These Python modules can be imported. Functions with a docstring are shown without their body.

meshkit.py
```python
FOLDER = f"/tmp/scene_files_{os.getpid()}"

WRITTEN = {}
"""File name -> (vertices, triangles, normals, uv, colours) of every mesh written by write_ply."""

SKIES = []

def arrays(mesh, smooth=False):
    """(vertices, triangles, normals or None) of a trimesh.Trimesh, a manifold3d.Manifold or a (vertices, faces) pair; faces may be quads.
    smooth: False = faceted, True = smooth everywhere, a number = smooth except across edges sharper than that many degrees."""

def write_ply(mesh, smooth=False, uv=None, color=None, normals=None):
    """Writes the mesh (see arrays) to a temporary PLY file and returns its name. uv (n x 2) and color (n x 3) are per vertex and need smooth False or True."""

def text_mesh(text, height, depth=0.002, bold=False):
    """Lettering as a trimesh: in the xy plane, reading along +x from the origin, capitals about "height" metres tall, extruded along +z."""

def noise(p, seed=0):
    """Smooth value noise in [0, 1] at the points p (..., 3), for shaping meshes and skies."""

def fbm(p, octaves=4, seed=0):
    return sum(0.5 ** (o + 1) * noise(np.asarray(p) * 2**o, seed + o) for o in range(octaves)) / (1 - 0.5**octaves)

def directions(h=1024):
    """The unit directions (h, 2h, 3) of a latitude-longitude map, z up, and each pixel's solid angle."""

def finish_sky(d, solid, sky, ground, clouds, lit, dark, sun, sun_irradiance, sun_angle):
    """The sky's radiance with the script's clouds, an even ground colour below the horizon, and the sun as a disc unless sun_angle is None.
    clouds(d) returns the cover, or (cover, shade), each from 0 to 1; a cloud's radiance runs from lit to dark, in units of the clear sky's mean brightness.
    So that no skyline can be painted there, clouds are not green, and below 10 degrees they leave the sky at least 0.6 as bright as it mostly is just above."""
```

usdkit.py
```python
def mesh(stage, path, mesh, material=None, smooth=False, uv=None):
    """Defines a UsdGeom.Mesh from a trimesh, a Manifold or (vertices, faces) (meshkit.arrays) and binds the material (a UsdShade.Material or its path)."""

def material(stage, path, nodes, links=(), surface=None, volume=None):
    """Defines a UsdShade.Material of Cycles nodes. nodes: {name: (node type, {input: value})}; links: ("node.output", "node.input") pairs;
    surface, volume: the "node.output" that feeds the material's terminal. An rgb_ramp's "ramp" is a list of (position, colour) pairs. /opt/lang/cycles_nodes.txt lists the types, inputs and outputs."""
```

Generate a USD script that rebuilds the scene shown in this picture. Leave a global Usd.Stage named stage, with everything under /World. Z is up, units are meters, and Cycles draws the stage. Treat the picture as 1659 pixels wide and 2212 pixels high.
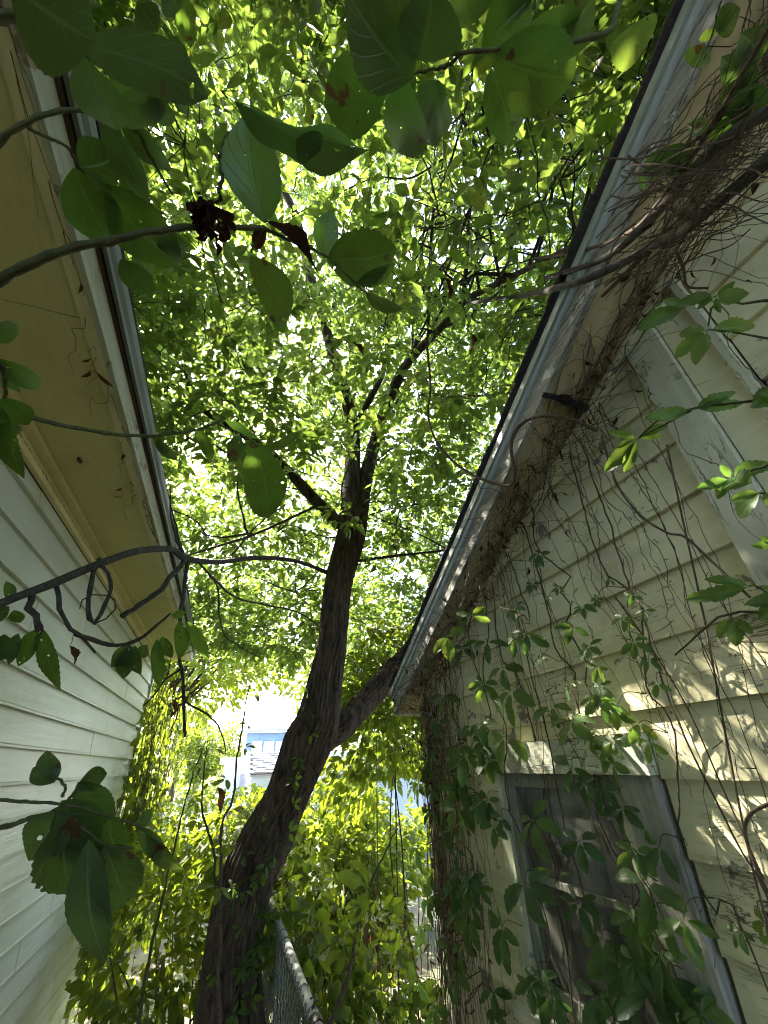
import math, random
import numpy as np
import trimesh
import usdkit, meshkit
from shapely.geometry import Polygon, box as sbox
from pxr import Usd, UsdGeom, UsdShade, UsdLux, Gf, Sdf, Vt

stage = Usd.Stage.CreateInMemory()
UsdGeom.SetStageUpAxis(stage, 'Z'); UsdGeom.SetStageMetersPerUnit(stage, 1.0)
UsdGeom.Xform.Define(stage, '/World')

# ---------------------------------------------------------------- camera
CAM = np.array([0.0, 0.0, 2.05])
IMG_W, IMG_H, FPX = 1659.0, 2212.0, 861.0          # picture units used for measuring; focal length in them
up_c = np.array([765 - IMG_W/2, -274 - IMG_H/2, FPX]); up_c /= np.linalg.norm(up_c)
fw_c = np.array([478 - IMG_W/2, 1660 - IMG_H/2, FPX]); fw_c -= up_c*(fw_c @ up_c); fw_c /= np.linalg.norm(fw_c)
ROT = np.stack([np.cross(fw_c, up_c), fw_c, up_c])  # camera (right, down, forward) -> world
cam = UsdGeom.Camera.Define(stage, '/World/camera')
r_, d_, f_ = ROT[:, 0], ROT[:, 1], ROT[:, 2]
cam.AddTransformOp().Set(Gf.Matrix4d(*r_, 0, *(-d_), 0, *(-f_), 0, *CAM, 1))
cam.CreateHorizontalApertureAttr(36.0); cam.CreateVerticalApertureAttr(48.0)
cam.CreateFocalLengthAttr(36.0*FPX/IMG_W)
cam.CreateClippingRangeAttr(Gf.Vec2f(0.02, 5000))
cam.CreateFStopAttr(36.0); cam.CreateFocusDistanceAttr(2.6)
cam.CreateExposureAttr(EXPOSURE := 3.08)

# ---------------------------------------------------------------- sky and sun
SUN = np.array([-0.36, 1.0, 1.14]); SUN /= np.linalg.norm(SUN)
sun_el, sun_rot = math.asin(SUN[2]), math.atan2(SUN[0], SUN[1])
sky_mat = usdkit.material(stage, '/World/Looks/sky', {
    'sky': ('sky_texture', {'sky_type': 'single_scattering', 'sun_disc': False, 'sun_elevation': sun_el, 'sun_rotation': sun_rot,
                            'air_density': 0.9, 'aerosol_density': 3.0, 'ozone_density': 1.0}),
    'bg': ('background_shader', {'strength': 0.15})}, [('sky.color', 'bg.color')], surface='bg.background')
dome = UsdLux.DomeLight.Define(stage, '/World/sky')
UsdShade.MaterialBindingAPI.Apply(dome.GetPrim()).Bind(sky_mat)
dome.GetPrim().SetCustomDataByKey('kind', 'structure')
sun = UsdLux.DistantLight.Define(stage, '/World/sun')
sun.CreateIntensityAttr(1.1); sun.CreateAngleAttr(0.5); sun.CreateNormalizeAttr(True); sun.CreateColorAttr(Gf.Vec3f(1.0, 0.92, 0.78))
zc = SUN; xc = np.cross([0, 0, 1.0], zc); xc /= np.linalg.norm(xc); yc = np.cross(zc, xc)
sun.AddTransformOp().Set(Gf.Matrix4d(*xc, 0, *yc, 0, *zc, 0, 0, 0, 30, 1))

# ---------------------------------------------------------------- helpers
rng = np.random.default_rng(7)
def ray(px, py):
    d = ROT @ np.array([px - IMG_W/2, py - IMG_H/2, FPX]); return d/np.linalg.norm(d)
def PD(px, py, dist): return CAM + ray(px, py)*dist
def PX(px, py, x): d = ray(px, py); return CAM + d*((x - CAM[0])/d[0])
def PY(px, py, y): d = ray(px, py); return CAM + d*(y/d[1])
def PZ(px, py, z): d = ray(px, py); return CAM + d*((z - CAM[2])/d[2])
def project(p):
    q = (np.asarray(p) - CAM) @ ROT
    return np.stack([IMG_W/2 + FPX*q[..., 0]/q[..., 2], IMG_H/2 + FPX*q[..., 1]/q[..., 2], q[..., 2]], -1)

used = {}
def numbered(parent, name):
    k = (parent, name); n = used.get(k, -1) + 1; used[k] = n
    return f'{parent}/{name}' if n == 0 else f'{parent}/{name}_{n:03d}'
def tag(path, label=None, cat=None, group=None, kind=None):
    p = stage.GetPrimAtPath(path)
    for k, v in (('label', label), ('category', cat), ('group', group), ('kind', kind)):
        if v: p.SetCustomDataByKey(k, v)
    return path
def thing(name, label, cat, group=None):
    path = numbered('/World', name); UsdGeom.Xform.Define(stage, path)
    return tag(path, label, cat, group)
def put(name, mesh, mat, parent='/World', smooth=False, uv=None, label=None, cat=None, group=None, kind=None):
    path = numbered(parent, name)
    usdkit.mesh(stage, path, mesh, mat, smooth=smooth, uv=uv)
    return tag(path, label, cat, group, kind)
def V(*a): return np.array(a, float)
def unit(v): v = np.asarray(v, float); return v/(np.linalg.norm(v, axis=-1, keepdims=True) + 1e-12)
def box(x0, x1, y0, y1, z0, z1):
    m = trimesh.creation.box([x1-x0, y1-y0, z1-z0]); m.apply_translation([(x0+x1)/2, (y0+y1)/2, (z0+z1)/2]); return m
def cat_(ms): return trimesh.util.concatenate(ms)
def smooth_path(pts, n):
    """Catmull-Rom through rows of pts (any columns), n samples evenly by length."""
    p = np.asarray(pts, float)
    if len(p) == 2: t = np.linspace(0, 1, n)[:, None]; return p[0]*(1-t) + p[1]*t
    q = np.vstack([2*p[0]-p[1], p, 2*p[-1]-p[-2]]); out = []
    for i in range(1, len(q)-2):
        t = np.linspace(0, 1, 12, endpoint=False)[:, None]
        a, b, c, d = q[i-1], q[i], q[i+1], q[i+2]
        out.append(0.5*((2*b) + (c-a)*t + (2*a-5*b+4*c-d)*t**2 + (3*b-a-3*c+d)*t**3))
    out = np.vstack(out + [p[-1:]])
    s = np.concatenate([[0], np.cumsum(np.linalg.norm(np.diff(out[:, :3], axis=0), axis=1))])
    u = np.linspace(0, s[-1], n)
    return np.stack([np.interp(u, s, out[:, k]) for k in range(out.shape[1])], 1)
def tube(p, r, sides=6, rough=None, cap=True):
    p = np.asarray(p, float); r = np.broadcast_to(r, (len(p),)).astype(float)
    t = unit(np.gradient(p, axis=0)); a = np.zeros_like(p)
    a0 = np.cross(t[0], [0, 0, 1.0] if abs(t[0, 2]) < 0.9 else [1.0, 0, 0]); a[0] = unit(a0)
    for i in range(1, len(p)):
        w = a[i-1] - t[i]*(a[i-1] @ t[i]); a[i] = unit(w)
    b = np.cross(t, a); ang = np.arange(sides)*2*np.pi/sides
    rr = np.repeat(r[:, None], sides, 1)
    if rough is not None: rr = rr*rough(len(p), sides)
    v = p[:, None] + rr[..., None]*(np.cos(ang)[None, :, None]*a[:, None] + np.sin(ang)[None, :, None]*b[:, None])
    i, j = np.meshgrid(np.arange(len(p)-1), np.arange(sides), indexing='ij'); k = (j+1) % sides
    q = np.stack([i*sides+j, i*sides+k, (i+1)*sides+k, (i+1)*sides+j], -1).reshape(-1, 4)
    f = np.vstack([q[:, [0, 1, 2]], q[:, [0, 2, 3]]]); v = v.reshape(-1, 3)
    if cap:
        n = len(v); v = np.vstack([v, p[:1], p[-1:]]); jj = np.arange(sides); kk = (jj+1) % sides; L = (len(p)-1)*sides
        f = np.vstack([f, np.stack([kk, jj, np.full(sides, n)], 1), np.stack([L+jj, L+kk, np.full(sides, n+1)], 1)])
    return v, f
def merge(parts):
    vs, fs, n = [], [], 0
    for v, f in parts: vs.append(v); fs.append(np.asarray(f)+n); n += len(v)
    return np.vstack(vs), np.vstack(fs)
def stem(pts, r0, r1, n=None, sides=6, wob=0.0, seed=0):
    p = np.asarray(pts, float); L = np.linalg.norm(np.diff(p, axis=0), axis=1).sum()
    n = n or int(np.clip(L/0.03, 6, 60)); q = smooth_path(p, n)
    if wob:
        g = np.random.default_rng(seed); w = np.cumsum(g.normal(0, 1, (n, 3)), 0); w -= np.linspace(0, 1, n)[:, None]*w[-1]
        q = q + w*wob/max(1, math.sqrt(n))
    k = np.arange(n); r = np.linspace(r0, r1, n)*(1 + 0.10*np.sin(k*2.1+seed) + 0.16*((k+seed) % 8 == 0))
    return tube(q, r, sides)

# ---------------------------------------------------------------- leaf shapes
def leaf_mesh(base, tip, width, nrm, droop=0.12, fold=0.25, teeth=0, wave=0.03, wide=0.42, seed=0, rows=None, cols=2, twist=0.0, td=.13):
    """One leaf blade as a curved grid: (vertices, triangles, uv). cols: columns on each side of the midrib."""
    g = np.random.default_rng(seed)
    base, tip = np.asarray(base, float), np.asarray(tip, float); ax = tip-base; L = np.linalg.norm(ax); ax /= L
    nrm = np.asarray(nrm, float); nrm = nrm - ax*(nrm @ ax); nrm = unit(nrm); side = np.cross(ax, nrm)
    rows = rows or (2*teeth+2 if teeth else 10)
    t = np.linspace(0, 1, rows); ea = 0.82; eb = ea*(1-wide)/wide; pk = wide**ea*(1-wide)**eb
    w = np.clip(t, 1e-6, 1)**ea*np.clip(1-t, 0, 1)**eb/pk; w[0] = 0.03; w[-1] = 0.0
    if teeth:
        z = np.where(np.arange(rows) % 2 == 0, 1.0, 1 - td*(1+.6*g.random(rows))); z[t < 0.22] = 1; wl, wr = w*z, w*np.where(np.arange(rows) % 2 == 0, 0.98, 0.99 - td*(1+.6*g.random(rows)))
        wl[t < .22] = w[t < .22]; wr[t < .22] = w[t < .22]
    else: wl, wr = w*(1+0.05*g.normal(size=rows)), w*(1+0.05*g.normal(size=rows)); wl[-1] = wr[-1] = 0
    us = np.linspace(-1, 1, 2*cols+1); ph = g.random(4)*6.28
    vs = np.zeros((rows, len(us), 3)); uv = np.zeros((rows, len(us), 2))
    bend = g.normal(0, 0.05)
    for j, u in enumerate(us):
        ww = np.where(u < 0, wl, wr)*abs(u)*width/2*np.sign(u)
        lift = fold*np.abs(ww) - droop*L*(t**2 - t*0.55) + wave*L*np.sin(t*9+ph[0]+(u > 0)*ph[1])*abs(u)*np.sin(np.pi*t)
        lift = lift + twist*ww*t
        vs[:, j] = base + ax*(t*L)[:, None] + side*(ww*math.sqrt(max(0.2, 1-fold*fold)) + bend*L*np.sin(np.pi*t))[:, None] + nrm*lift[:, None]
        uv[:, j, 0] = 0.5+0.5*u; uv[:, j, 1] = t
    C = len(us); i, j = np.meshgrid(np.arange(rows-1), np.arange(C-1), indexing='ij')
    q = np.stack([i*C+j, i*C+j+1, (i+1)*C+j+1, (i+1)*C+j], -1).reshape(-1, 4)
    return vs.reshape(-1, 3), np.vstack([q[:, [0, 1, 2]], q[:, [0, 2, 3]]]), uv.reshape(-1, 2)
def merge_uv(parts):
    vs, fs, us, n = [], [], [], 0
    for v, f, u in parts: vs.append(v); fs.append(f+n); us.append(u); n += len(v)
    return np.vstack(vs), np.vstack(fs), np.vstack(us)
def palmate(center, axis, nrm, size, n=5, seed=0, teeth=5):
    """A compound creeper leaf: n toothed leaflets fanned round one point and joined there."""
    g = np.random.default_rng(seed); axis = unit(axis); nrm = np.asarray(nrm, float); nrm = unit(nrm - axis*(nrm @ axis)); side = np.cross(axis, nrm)
    angs = {5: [0, 52, -52, 108, -108], 3: [0, 72, -72], 4: [0, 50, -55, 105]}[n]; out = []
    for k, a in enumerate(angs):
        a = math.radians(a + g.normal(0, 8)); s = size*(1.0 if k == 0 else 0.92 if k < 3 else 0.68)*g.uniform(0.88, 1.08)
        d = unit(axis*math.cos(a) + side*math.sin(a) - nrm*g.uniform(0.0, 0.35)); stalk = 0.12*s
        out.append(leaf_mesh(center + d*stalk, center + d*s, s*g.uniform(0.40, 0.5), nrm + g.normal(0, 0.22, 3), droop=0.22, fold=0.3, teeth=teeth, wide=0.52, seed=int(g.integers(1e9)), cols=1))
        w = 0.02*s; v = np.array([center - side*w, center + side*w, center + d*stalk*1.3])
        out.append((v, np.array([[0, 1, 2]]), np.full((3, 2), 0.5)))
    return merge_uv(out)
def many_leaves(P, D, N, L, Wd):
    """Many small leaf blades of 8 triangles each, all at once."""
    D = unit(D); N = unit(N - D*(N*D).sum(1, keepdims=True)); S = np.cross(D, N); L = L[:, None]; Wd = Wd[:, None]*0.5
    tpl = [(0, 0, 0.0), (.36, -1, .10), (.36, 0, 0), (.36, 1, .10), (.72, -.62, 0.0), (.72, 0, -.06), (.72, .62, 0.0), (1, 0, -.16)]
    v = np.stack([P + D*L*a + S*Wd*b + N*L*c for a, b, c in tpl], 1)
    f = np.array([(0, 1, 2), (0, 2, 3), (1, 4, 5), (1, 5, 2), (2, 5, 6), (2, 6, 3), (4, 7, 5), (5, 7, 6)])
    F = (np.arange(len(P))[:, None, None]*8 + f[None]).reshape(-1, 3)
    uv = np.tile(np.array([(.5+.5*b, a) for a, b, c in tpl]), (len(P), 1))
    return v, F, uv
def foliage(owner, P, D, N, L, Wd, mat, near=0, name='crown', partmats=None):
    """Leaves of a tree or shrub: those that show largest become parts of their own, the rest one mass."""
    if near:
        q = project(P + D*L[:, None]*0.5); dist = np.linalg.norm(P - CAM, axis=1)
        ok = (q[:, 2] > 0.2) & (q[:, 0] > -20) & (q[:, 0] < 1680) & (q[:, 1] > -20) & (q[:, 1] < 2230)
        size = np.where(ok, L/dist, 0); pick = np.argsort(-size)[:near]; keep = np.ones(len(P), bool); keep[pick] = False
        for k in pick:
            v, f, u = leaf_mesh(P[k], P[k]+D[k]*L[k], Wd[k], N[k], teeth=3, wide=0.42, seed=int(k), cols=1, fold=.2)
            put('leaf', (v, f), (partmats or [mat])[int(k) % len(partmats or [mat])], owner, smooth=True, uv=u)
        P, D, N, L, Wd = P[keep], D[keep], N[keep], L[keep], Wd[keep]
    v, f, u = many_leaves(P, D, N, L, Wd)
    put(name, (v.reshape(-1, 3), f), mat, owner, uv=u, kind='stuff')
def sprays(centers, axes, g, Lr=(.07, .12), droop=0.5, counts=(3, 3, 5), wid=(.42, .56), flat=0.35):
    """Boxelder sprays: three to five leaflets at the end of a stalk, for many stalks at once."""
    P, D, N, L, Wd = [], [], [], [], []
    axes = unit(axes)
    for c, a in zip(centers, axes):
        k = counts[int(g.integers(len(counts)))]; a = unit(a + V(0, 0, -droop*g.random())); n0 = unit(V(*g.normal(0, flat, 2), 1.0)); n0 = unit(n0 - a*(n0 @ a)); s = np.cross(a, n0); l = g.uniform(*Lr)
        for m in range(k):
            if m == 0: d, p, ll = a, c + a*l*0.35, l
            else:
                sg = 1 if m % 2 else -1; d = unit(a*0.45 + s*sg + V(0, 0, -droop*0.7*g.random()) + g.normal(0, .12, 3)); p = c + a*l*(0.05 if m < 3 else -0.35); ll = l*g.uniform(.75, .95)
            P.append(p); D.append(d); N.append(unit(n0 + g.normal(0, .3, 3))); L.append(ll); Wd.append(ll*g.uniform(*wid))
    return np.array(P), np.array(D), np.array(N), np.array(L), np.array(Wd)
# ---------------------------------------------------------------- materials
def mat(name, nodes, links, surface): return usdkit.material(stage, '/World/Looks/'+name, nodes, links, surface=surface)
def leaf_mat(name, front, back, vary=0.45, gloss=0.42, vein=0.35, trans=0.5, spec=0.4, brown=0.0, holes=0.0):
    n = {'uv': ('uvmap', {'attribute': 'st'}), 'sep': ('separate_xyz', {}),
         'u1': ('math', {'math_type': 'subtract', 'value2': 0.5}), 'u2': ('math', {'math_type': 'absolute'}),
         'sl': ('math', {'math_type': 'multiply', 'value2': 0.75}), 'v1': ('math', {'math_type': 'subtract'}),
         'v2': ('math', {'math_type': 'multiply', 'value2': 5.5}), 'v3': ('math', {'math_type': 'fraction'}), 'v4': ('math', {'math_type': 'pingpong', 'value2': 0.5}),
         'sv': ('map_range', {'from_min': 0.015, 'from_max': 0.07, 'to_min': 0.6, 'to_max': 0.0, 'clamp': True}),
         'mv': ('map_range', {'from_min': 0.015, 'from_max': 0.04, 'to_min': 1.0, 'to_max': 0.0, 'clamp': True}),
         'vv': ('math', {'math_type': 'maximum'}), 'vm': ('math', {'math_type': 'multiply', 'value2': vein}),
         'geo': ('geometry', {}), 'noi': ('noise_texture', {'scale': 14.0, 'detail': 3.0}), 'no2': ('noise_texture', {'scale': 90.0, 'detail': 2.0}),
         'rnd': ('map_range', {'to_min': 1-vary, 'to_max': 1+vary}), 'nr': ('map_range', {'from_min': .3, 'from_max': .7, 'to_min': 0.75, 'to_max': 1.25}),
         'val': ('math', {'math_type': 'multiply'}), 'hue': ('map_range', {'from_min': .3, 'from_max': .7, 'to_min': 0.485, 'to_max': 0.515}),
         'h1': ('hsv', {'color': front}), 'h2': ('hsv', {'color': back}),
         'c1': ('mix', {'color2': tuple(min(1, x*2.6+0.02) for x in front)}), 'c2': ('mix', {'color2': tuple(x*0.62 for x in back)}),
         'bmp': ('bump', {'strength': 0.6, 'distance': 0.003, 'invert': True}),
         'p': ('principled_bsdf', {'roughness': gloss, 'specular_ior_level': spec}), 't': ('translucent_bsdf', {}), 'mx': ('mix_closure', {'fac': trans})}
    l = [('uv.UV', 'sep.vector'), ('sep.x', 'u1.value1'), ('u1.value', 'u2.value1'), ('u2.value', 'sl.value1'), ('sep.y', 'v1.value1'), ('sl.value', 'v1.value2'),
         ('v1.value', 'v2.value1'), ('v2.value', 'v3.value1'), ('v3.value', 'v4.value1'), ('v4.value', 'sv.value'), ('u2.value', 'mv.value'),
         ('sv.result', 'vv.value1'), ('mv.result', 'vv.value2'), ('vv.value', 'vm.value1'),
         ('geo.position', 'noi.vector'), ('geo.position', 'no2.vector'), ('geo.random_per_island', 'rnd.value'), ('noi.fac', 'nr.value'), ('rnd.result', 'val.value1'), ('nr.result', 'val.value2'),
         ('noi.fac', 'hue.value'), ('hue.result', 'h1.hue'), ('hue.result', 'h2.hue'), ('val.value', 'h1.value'), ('val.value', 'h2.value'),
         ('h1.color', 'c1.color1'), ('h2.color', 'c2.color1'), ('vm.value', 'c1.fac'), ('vm.value', 'c2.fac'),
         ('vv.value', 'bmp.height'), ('bmp.normal', 'p.normal')]
    a, b = 'c1.color', 'c2.color'
    if brown:
        n |= {'br': ('map_range', {'from_min': 0.68-0.08*brown, 'from_max': 0.72-0.08*brown, 'clamp': True}), 'b1': ('mix', {'color2': (.09, .05, .02)}), 'b2': ('mix', {'color2': (.10, .05, .012)}), 'no3': ('noise_texture', {'scale': 30.0, 'detail': 4.0})}
        l += [('geo.position', 'no3.vector'), ('no3.fac', 'br.value'), ('br.result', 'b1.fac'), ('br.result', 'b2.fac'), (a, 'b1.color1'), (b, 'b2.color1')]; a, b = 'b1.color', 'b2.color'
    l += [(a, 'p.base_color'), (b, 't.color'), ('p.BSDF', 'mx.closure1'), ('t.BSDF', 'mx.closure2')]
    out = 'mx.closure'
    if holes:
        n |= {'hn': ('noise_texture', {'scale': 95.0, 'detail': 1.0}), 'hr': ('map_range', {'from_min': .765-.03*holes, 'from_max': .772-.03*holes, 'clamp': True}), 'ht': ('transparent_bsdf', {}), 'hm': ('mix_closure', {})}
        l += [('geo.position', 'hn.vector'), ('hn.fac', 'hr.value'), ('hr.result', 'hm.fac'), ('mx.closure', 'hm.closure1'), ('ht.BSDF', 'hm.closure2')]; out = 'hm.closure'
    return mat(name, n, l, out)
LEAF = leaf_mat('boxelder_leaf', (.06, .115, .025), (.37, .55, .08), vary=.42)
LEAF_NEAR = [leaf_mat(f'boxelder_leaf_near_{k}', f, b, vary=.15, vein=.7, brown=br, holes=.6) for k, (f, b, br) in enumerate([
    ((.05, .10, .022), (.22, .38, .04), .25), ((.045, .085, .02), (.17, .31, .03), .4), ((.06, .11, .026), (.28, .43, .05), .2), ((.065, .10, .028), (.28, .38, .055), .6)])]
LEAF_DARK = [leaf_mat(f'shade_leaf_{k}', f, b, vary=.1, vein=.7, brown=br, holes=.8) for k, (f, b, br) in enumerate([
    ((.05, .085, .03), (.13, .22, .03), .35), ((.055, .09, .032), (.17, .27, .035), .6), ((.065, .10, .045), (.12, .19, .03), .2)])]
CREEP = [leaf_mat(f'creeper_leaf_{k}', f, b, vary=.1, vein=.5, gloss=.42, spec=.35) for k, (f, b) in enumerate([
    ((.05, .10, .03), (.20, .35, .045)), ((.06, .115, .032), (.25, .39, .05)), ((.042, .085, .032), (.16, .30, .045)), ((.065, .11, .028), (.30, .46, .05))])]
SHRUB = leaf_mat('shrub_leaf', (.075, .13, .022), (.48, .62, .04), vary=.40)
SHRUB2 = leaf_mat('curtain_leaf', (.07, .12, .022), (.46, .60, .045), vary=.45)
DRY = leaf_mat('dry_leaf', (.12, .065, .03), (.22, .10, .035), vary=.5, vein=.2, gloss=.8, spec=.1)

DRYDARK = leaf_mat('dark_withered_leaf', (.05, .025, .015), (.07, .03, .014), vary=.4, vein=.1, gloss=.8, spec=.1)
def wood(name, col1, col2, axis='y', grain=40.0, bump=0.4, rough=0.75, extra=None, dirt=(.1, .08, .05), dirt_amt=.5, crack=0.0, crack_col=(.07, .06, .045), peel=0.0, peel_col=(.22, .20, .17), spec=.3, bd=0.004):
    s = {'y': (1.0, .05, 1.0), 'z': (1.0, 1.0, .05), 'x': (.05, 1.0, 1.0)}[axis]
    n = {'g': ('geometry', {}), 'm': ('mapping', {'scale': tuple(grain*x for x in s)}), 'n1': ('noise_texture', {'scale': 1.0, 'detail': 5.0, 'roughness': .6}),
         'n2': ('noise_texture', {'scale': 3.2, 'detail': 5.0, 'roughness': .65}), 'n3': ('noise_texture', {'scale': 60.0, 'detail': 3.0}),
         'r': ('rgb_ramp', {'ramp': [(0.3, col1), (0.7, col2)]}), 'd': ('map_range', {'from_min': .52, 'from_max': .80, 'to_min': 0, 'to_max': dirt_amt, 'clamp': True}), 'dm': ('mix', {'color2': dirt}),
         'ms': ('mapping', {'scale': (2.0, 2.0, 2.0)}), 'hs': ('math', {'math_type': 'multiply_add', 'value2': .35}),
         'b': ('bump', {'strength': bump, 'distance': bd}), 'p': ('principled_bsdf', {'roughness': rough, 'specular_ior_level': spec})}
    l = [('g.position', 'm.vector'), ('m.vector', 'n1.vector'), ('g.position', 'n2.vector'), ('g.position', 'n3.vector'), ('n1.fac', 'r.fac'), ('n2.fac', 'd.value'), ('d.result', 'dm.fac'), ('r.color', 'dm.color1'),
         ('n3.fac', 'hs.value1'), ('n1.fac', 'hs.value3'), ('b.normal', 'p.normal')]
    c, h = 'dm.color', 'hs.value'
    if peel:
        n |= {'pn': ('noise_texture', {'scale': 7.0, 'detail': 8.0, 'roughness': .7, 'distortion': .4}), 'pr': ('map_range', {'from_min': .66-.12*peel, 'from_max': .68-.12*peel, 'clamp': True}), 'pm': ('mix', {'color2': peel_col}), 'ph': ('math', {'math_type': 'multiply', 'value2': -1.2}), 'pa': ('math', {'math_type': 'add'})}
        l += [('g.position', 'pn.vector'), ('pn.fac', 'pr.value'), ('pr.result', 'pm.fac'), (c, 'pm.color1'), ('pr.result', 'ph.value1'), ('ph.value', 'pa.value1'), (h, 'pa.value2')]; c, h = 'pm.color', 'pa.value'
    if crack:
        cs = {'y': (30., 3.2, 30.), 'z': (30., 30., 3.2)}[axis]
        n |= {'cm': ('mapping', {'scale': cs}), 'cn': ('noise_texture', {'scale': 1.0, 'detail': 4.0, 'roughness': .65, 'distortion': .6}), 'c1': ('math', {'math_type': 'subtract', 'value2': .5}), 'c2': ('math', {'math_type': 'absolute'}),
              'cr': ('map_range', {'from_min': .004, 'from_max': .02, 'to_min': 1.0, 'to_max': 0, 'clamp': True}), 'cp': ('noise_texture', {'scale': 2.3, 'detail': 2.0}), 'cq': ('map_range', {'from_min': .46, 'from_max': .60, 'to_max': crack, 'clamp': True}), 'ck': ('math', {'math_type': 'multiply'}),
              'cx': ('mix', {'color2': crack_col}), 'ch': ('math', {'math_type': 'multiply', 'value2': -1.6}), 'ca': ('math', {'math_type': 'add'})}
        l += [('g.position', 'cm.vector'), ('cm.vector', 'cn.vector'), ('cn.fac', 'c1.value1'), ('c1.value', 'c2.value1'), ('c2.value', 'cr.value'), ('g.position', 'cp.vector'), ('cp.fac', 'cq.value'), ('cr.result', 'ck.value1'), ('cq.result', 'ck.value2'),
              ('ck.value', 'cx.fac'), (c, 'cx.color1'), ('ck.value', 'ch.value1'), ('ch.value', 'ca.value1'), (h, 'ca.value2')]; c, h = 'cx.color', 'ca.value'
    l += [(c, 'p.base_color'), (h, 'b.height')]
    return mat(name, n, l, 'p.BSDF')
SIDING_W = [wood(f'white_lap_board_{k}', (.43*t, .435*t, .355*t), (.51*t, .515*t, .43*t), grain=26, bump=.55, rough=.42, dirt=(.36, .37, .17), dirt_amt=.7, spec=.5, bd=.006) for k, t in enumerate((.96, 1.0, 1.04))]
SIDING_C = [wood(f'cream_clapboard_{k}', (.66*t, .61*t, .37*t), (.76*t, .71*t, .46*t), grain=34, bump=.35, rough=.7, dirt=(.25, .22, .14), dirt_amt=.7, crack=c, peel=pl, bd=.005) for k, (t, c, pl) in enumerate([(1, .9, .55), (.95, 1., .75), (1.04, .6, .4), (.98, .0, .3), (1.0, .25, .5)])]
SOFFIT_L = wood('beige_soffit_panel', (.49, .435, .21), (.57, .51, .26), grain=160, bump=.5, rough=.85, dirt=(.30, .25, .12), dirt_amt=.5, spec=.15)
CREAM_STRIP = wood('cream_trim', (.55, .47, .26), (.62, .54, .32), rough=.55, bump=.2, dirt=(.30, .24, .13), dirt_amt=.7)
FASCIA = wood('peeling_white_paint', (.33, .325, .23), (.45, .45, .34), grain=30, bump=.6, rough=.65, dirt=(.3, .27, .16), dirt_amt=.7, crack=.9, peel=.45, peel_col=(.24, .19, .13))
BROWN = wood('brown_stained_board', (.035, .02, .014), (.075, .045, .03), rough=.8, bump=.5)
METAL_G = wood('weathered_drip_metal', (.20, .23, .20), (.28, .31, .27), rough=.45, bump=.1, dirt=(.12, .12, .09), dirt_amt=.8, spec=.5)
METAL_D = wood('dark_drip_metal', (.085, .095, .085), (.14, .15, .135), rough=.5, bump=.1, dirt=(.06, .055, .04), dirt_amt=.8, spec=.4)
TRIMC = wood('cream_vertical_trim', (.44, .43, .31), (.55, .54, .40), axis='z', grain=40, bump=.5, rough=.75, dirt=(.22, .20, .13), dirt_amt=.8, crack=.9, peel=.5, peel_col=(.26, .24, .19))
METAL_B = wood('painted_drip_metal', (.36, .40, .41), (.44, .48, .49), rough=.35, bump=.08, dirt=(.2, .2, .17), dirt_amt=.5, spec=.5)
RAKE = wood('weathered_grey_board', (.16, .155, .14), (.36, .35, .31), grain=60, bump=.7, rough=.85, dirt=(.12, .10, .07), dirt_amt=.7, crack=.9, peel=.5, peel_col=(.46, .47, .42))
SOFFIT_R = wood('stained_cream_soffit', (.36, .29, .17), (.46, .38, .23), grain=24, bump=.3, rough=.8, dirt=(.13, .09, .05), dirt_amt=.9)
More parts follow.
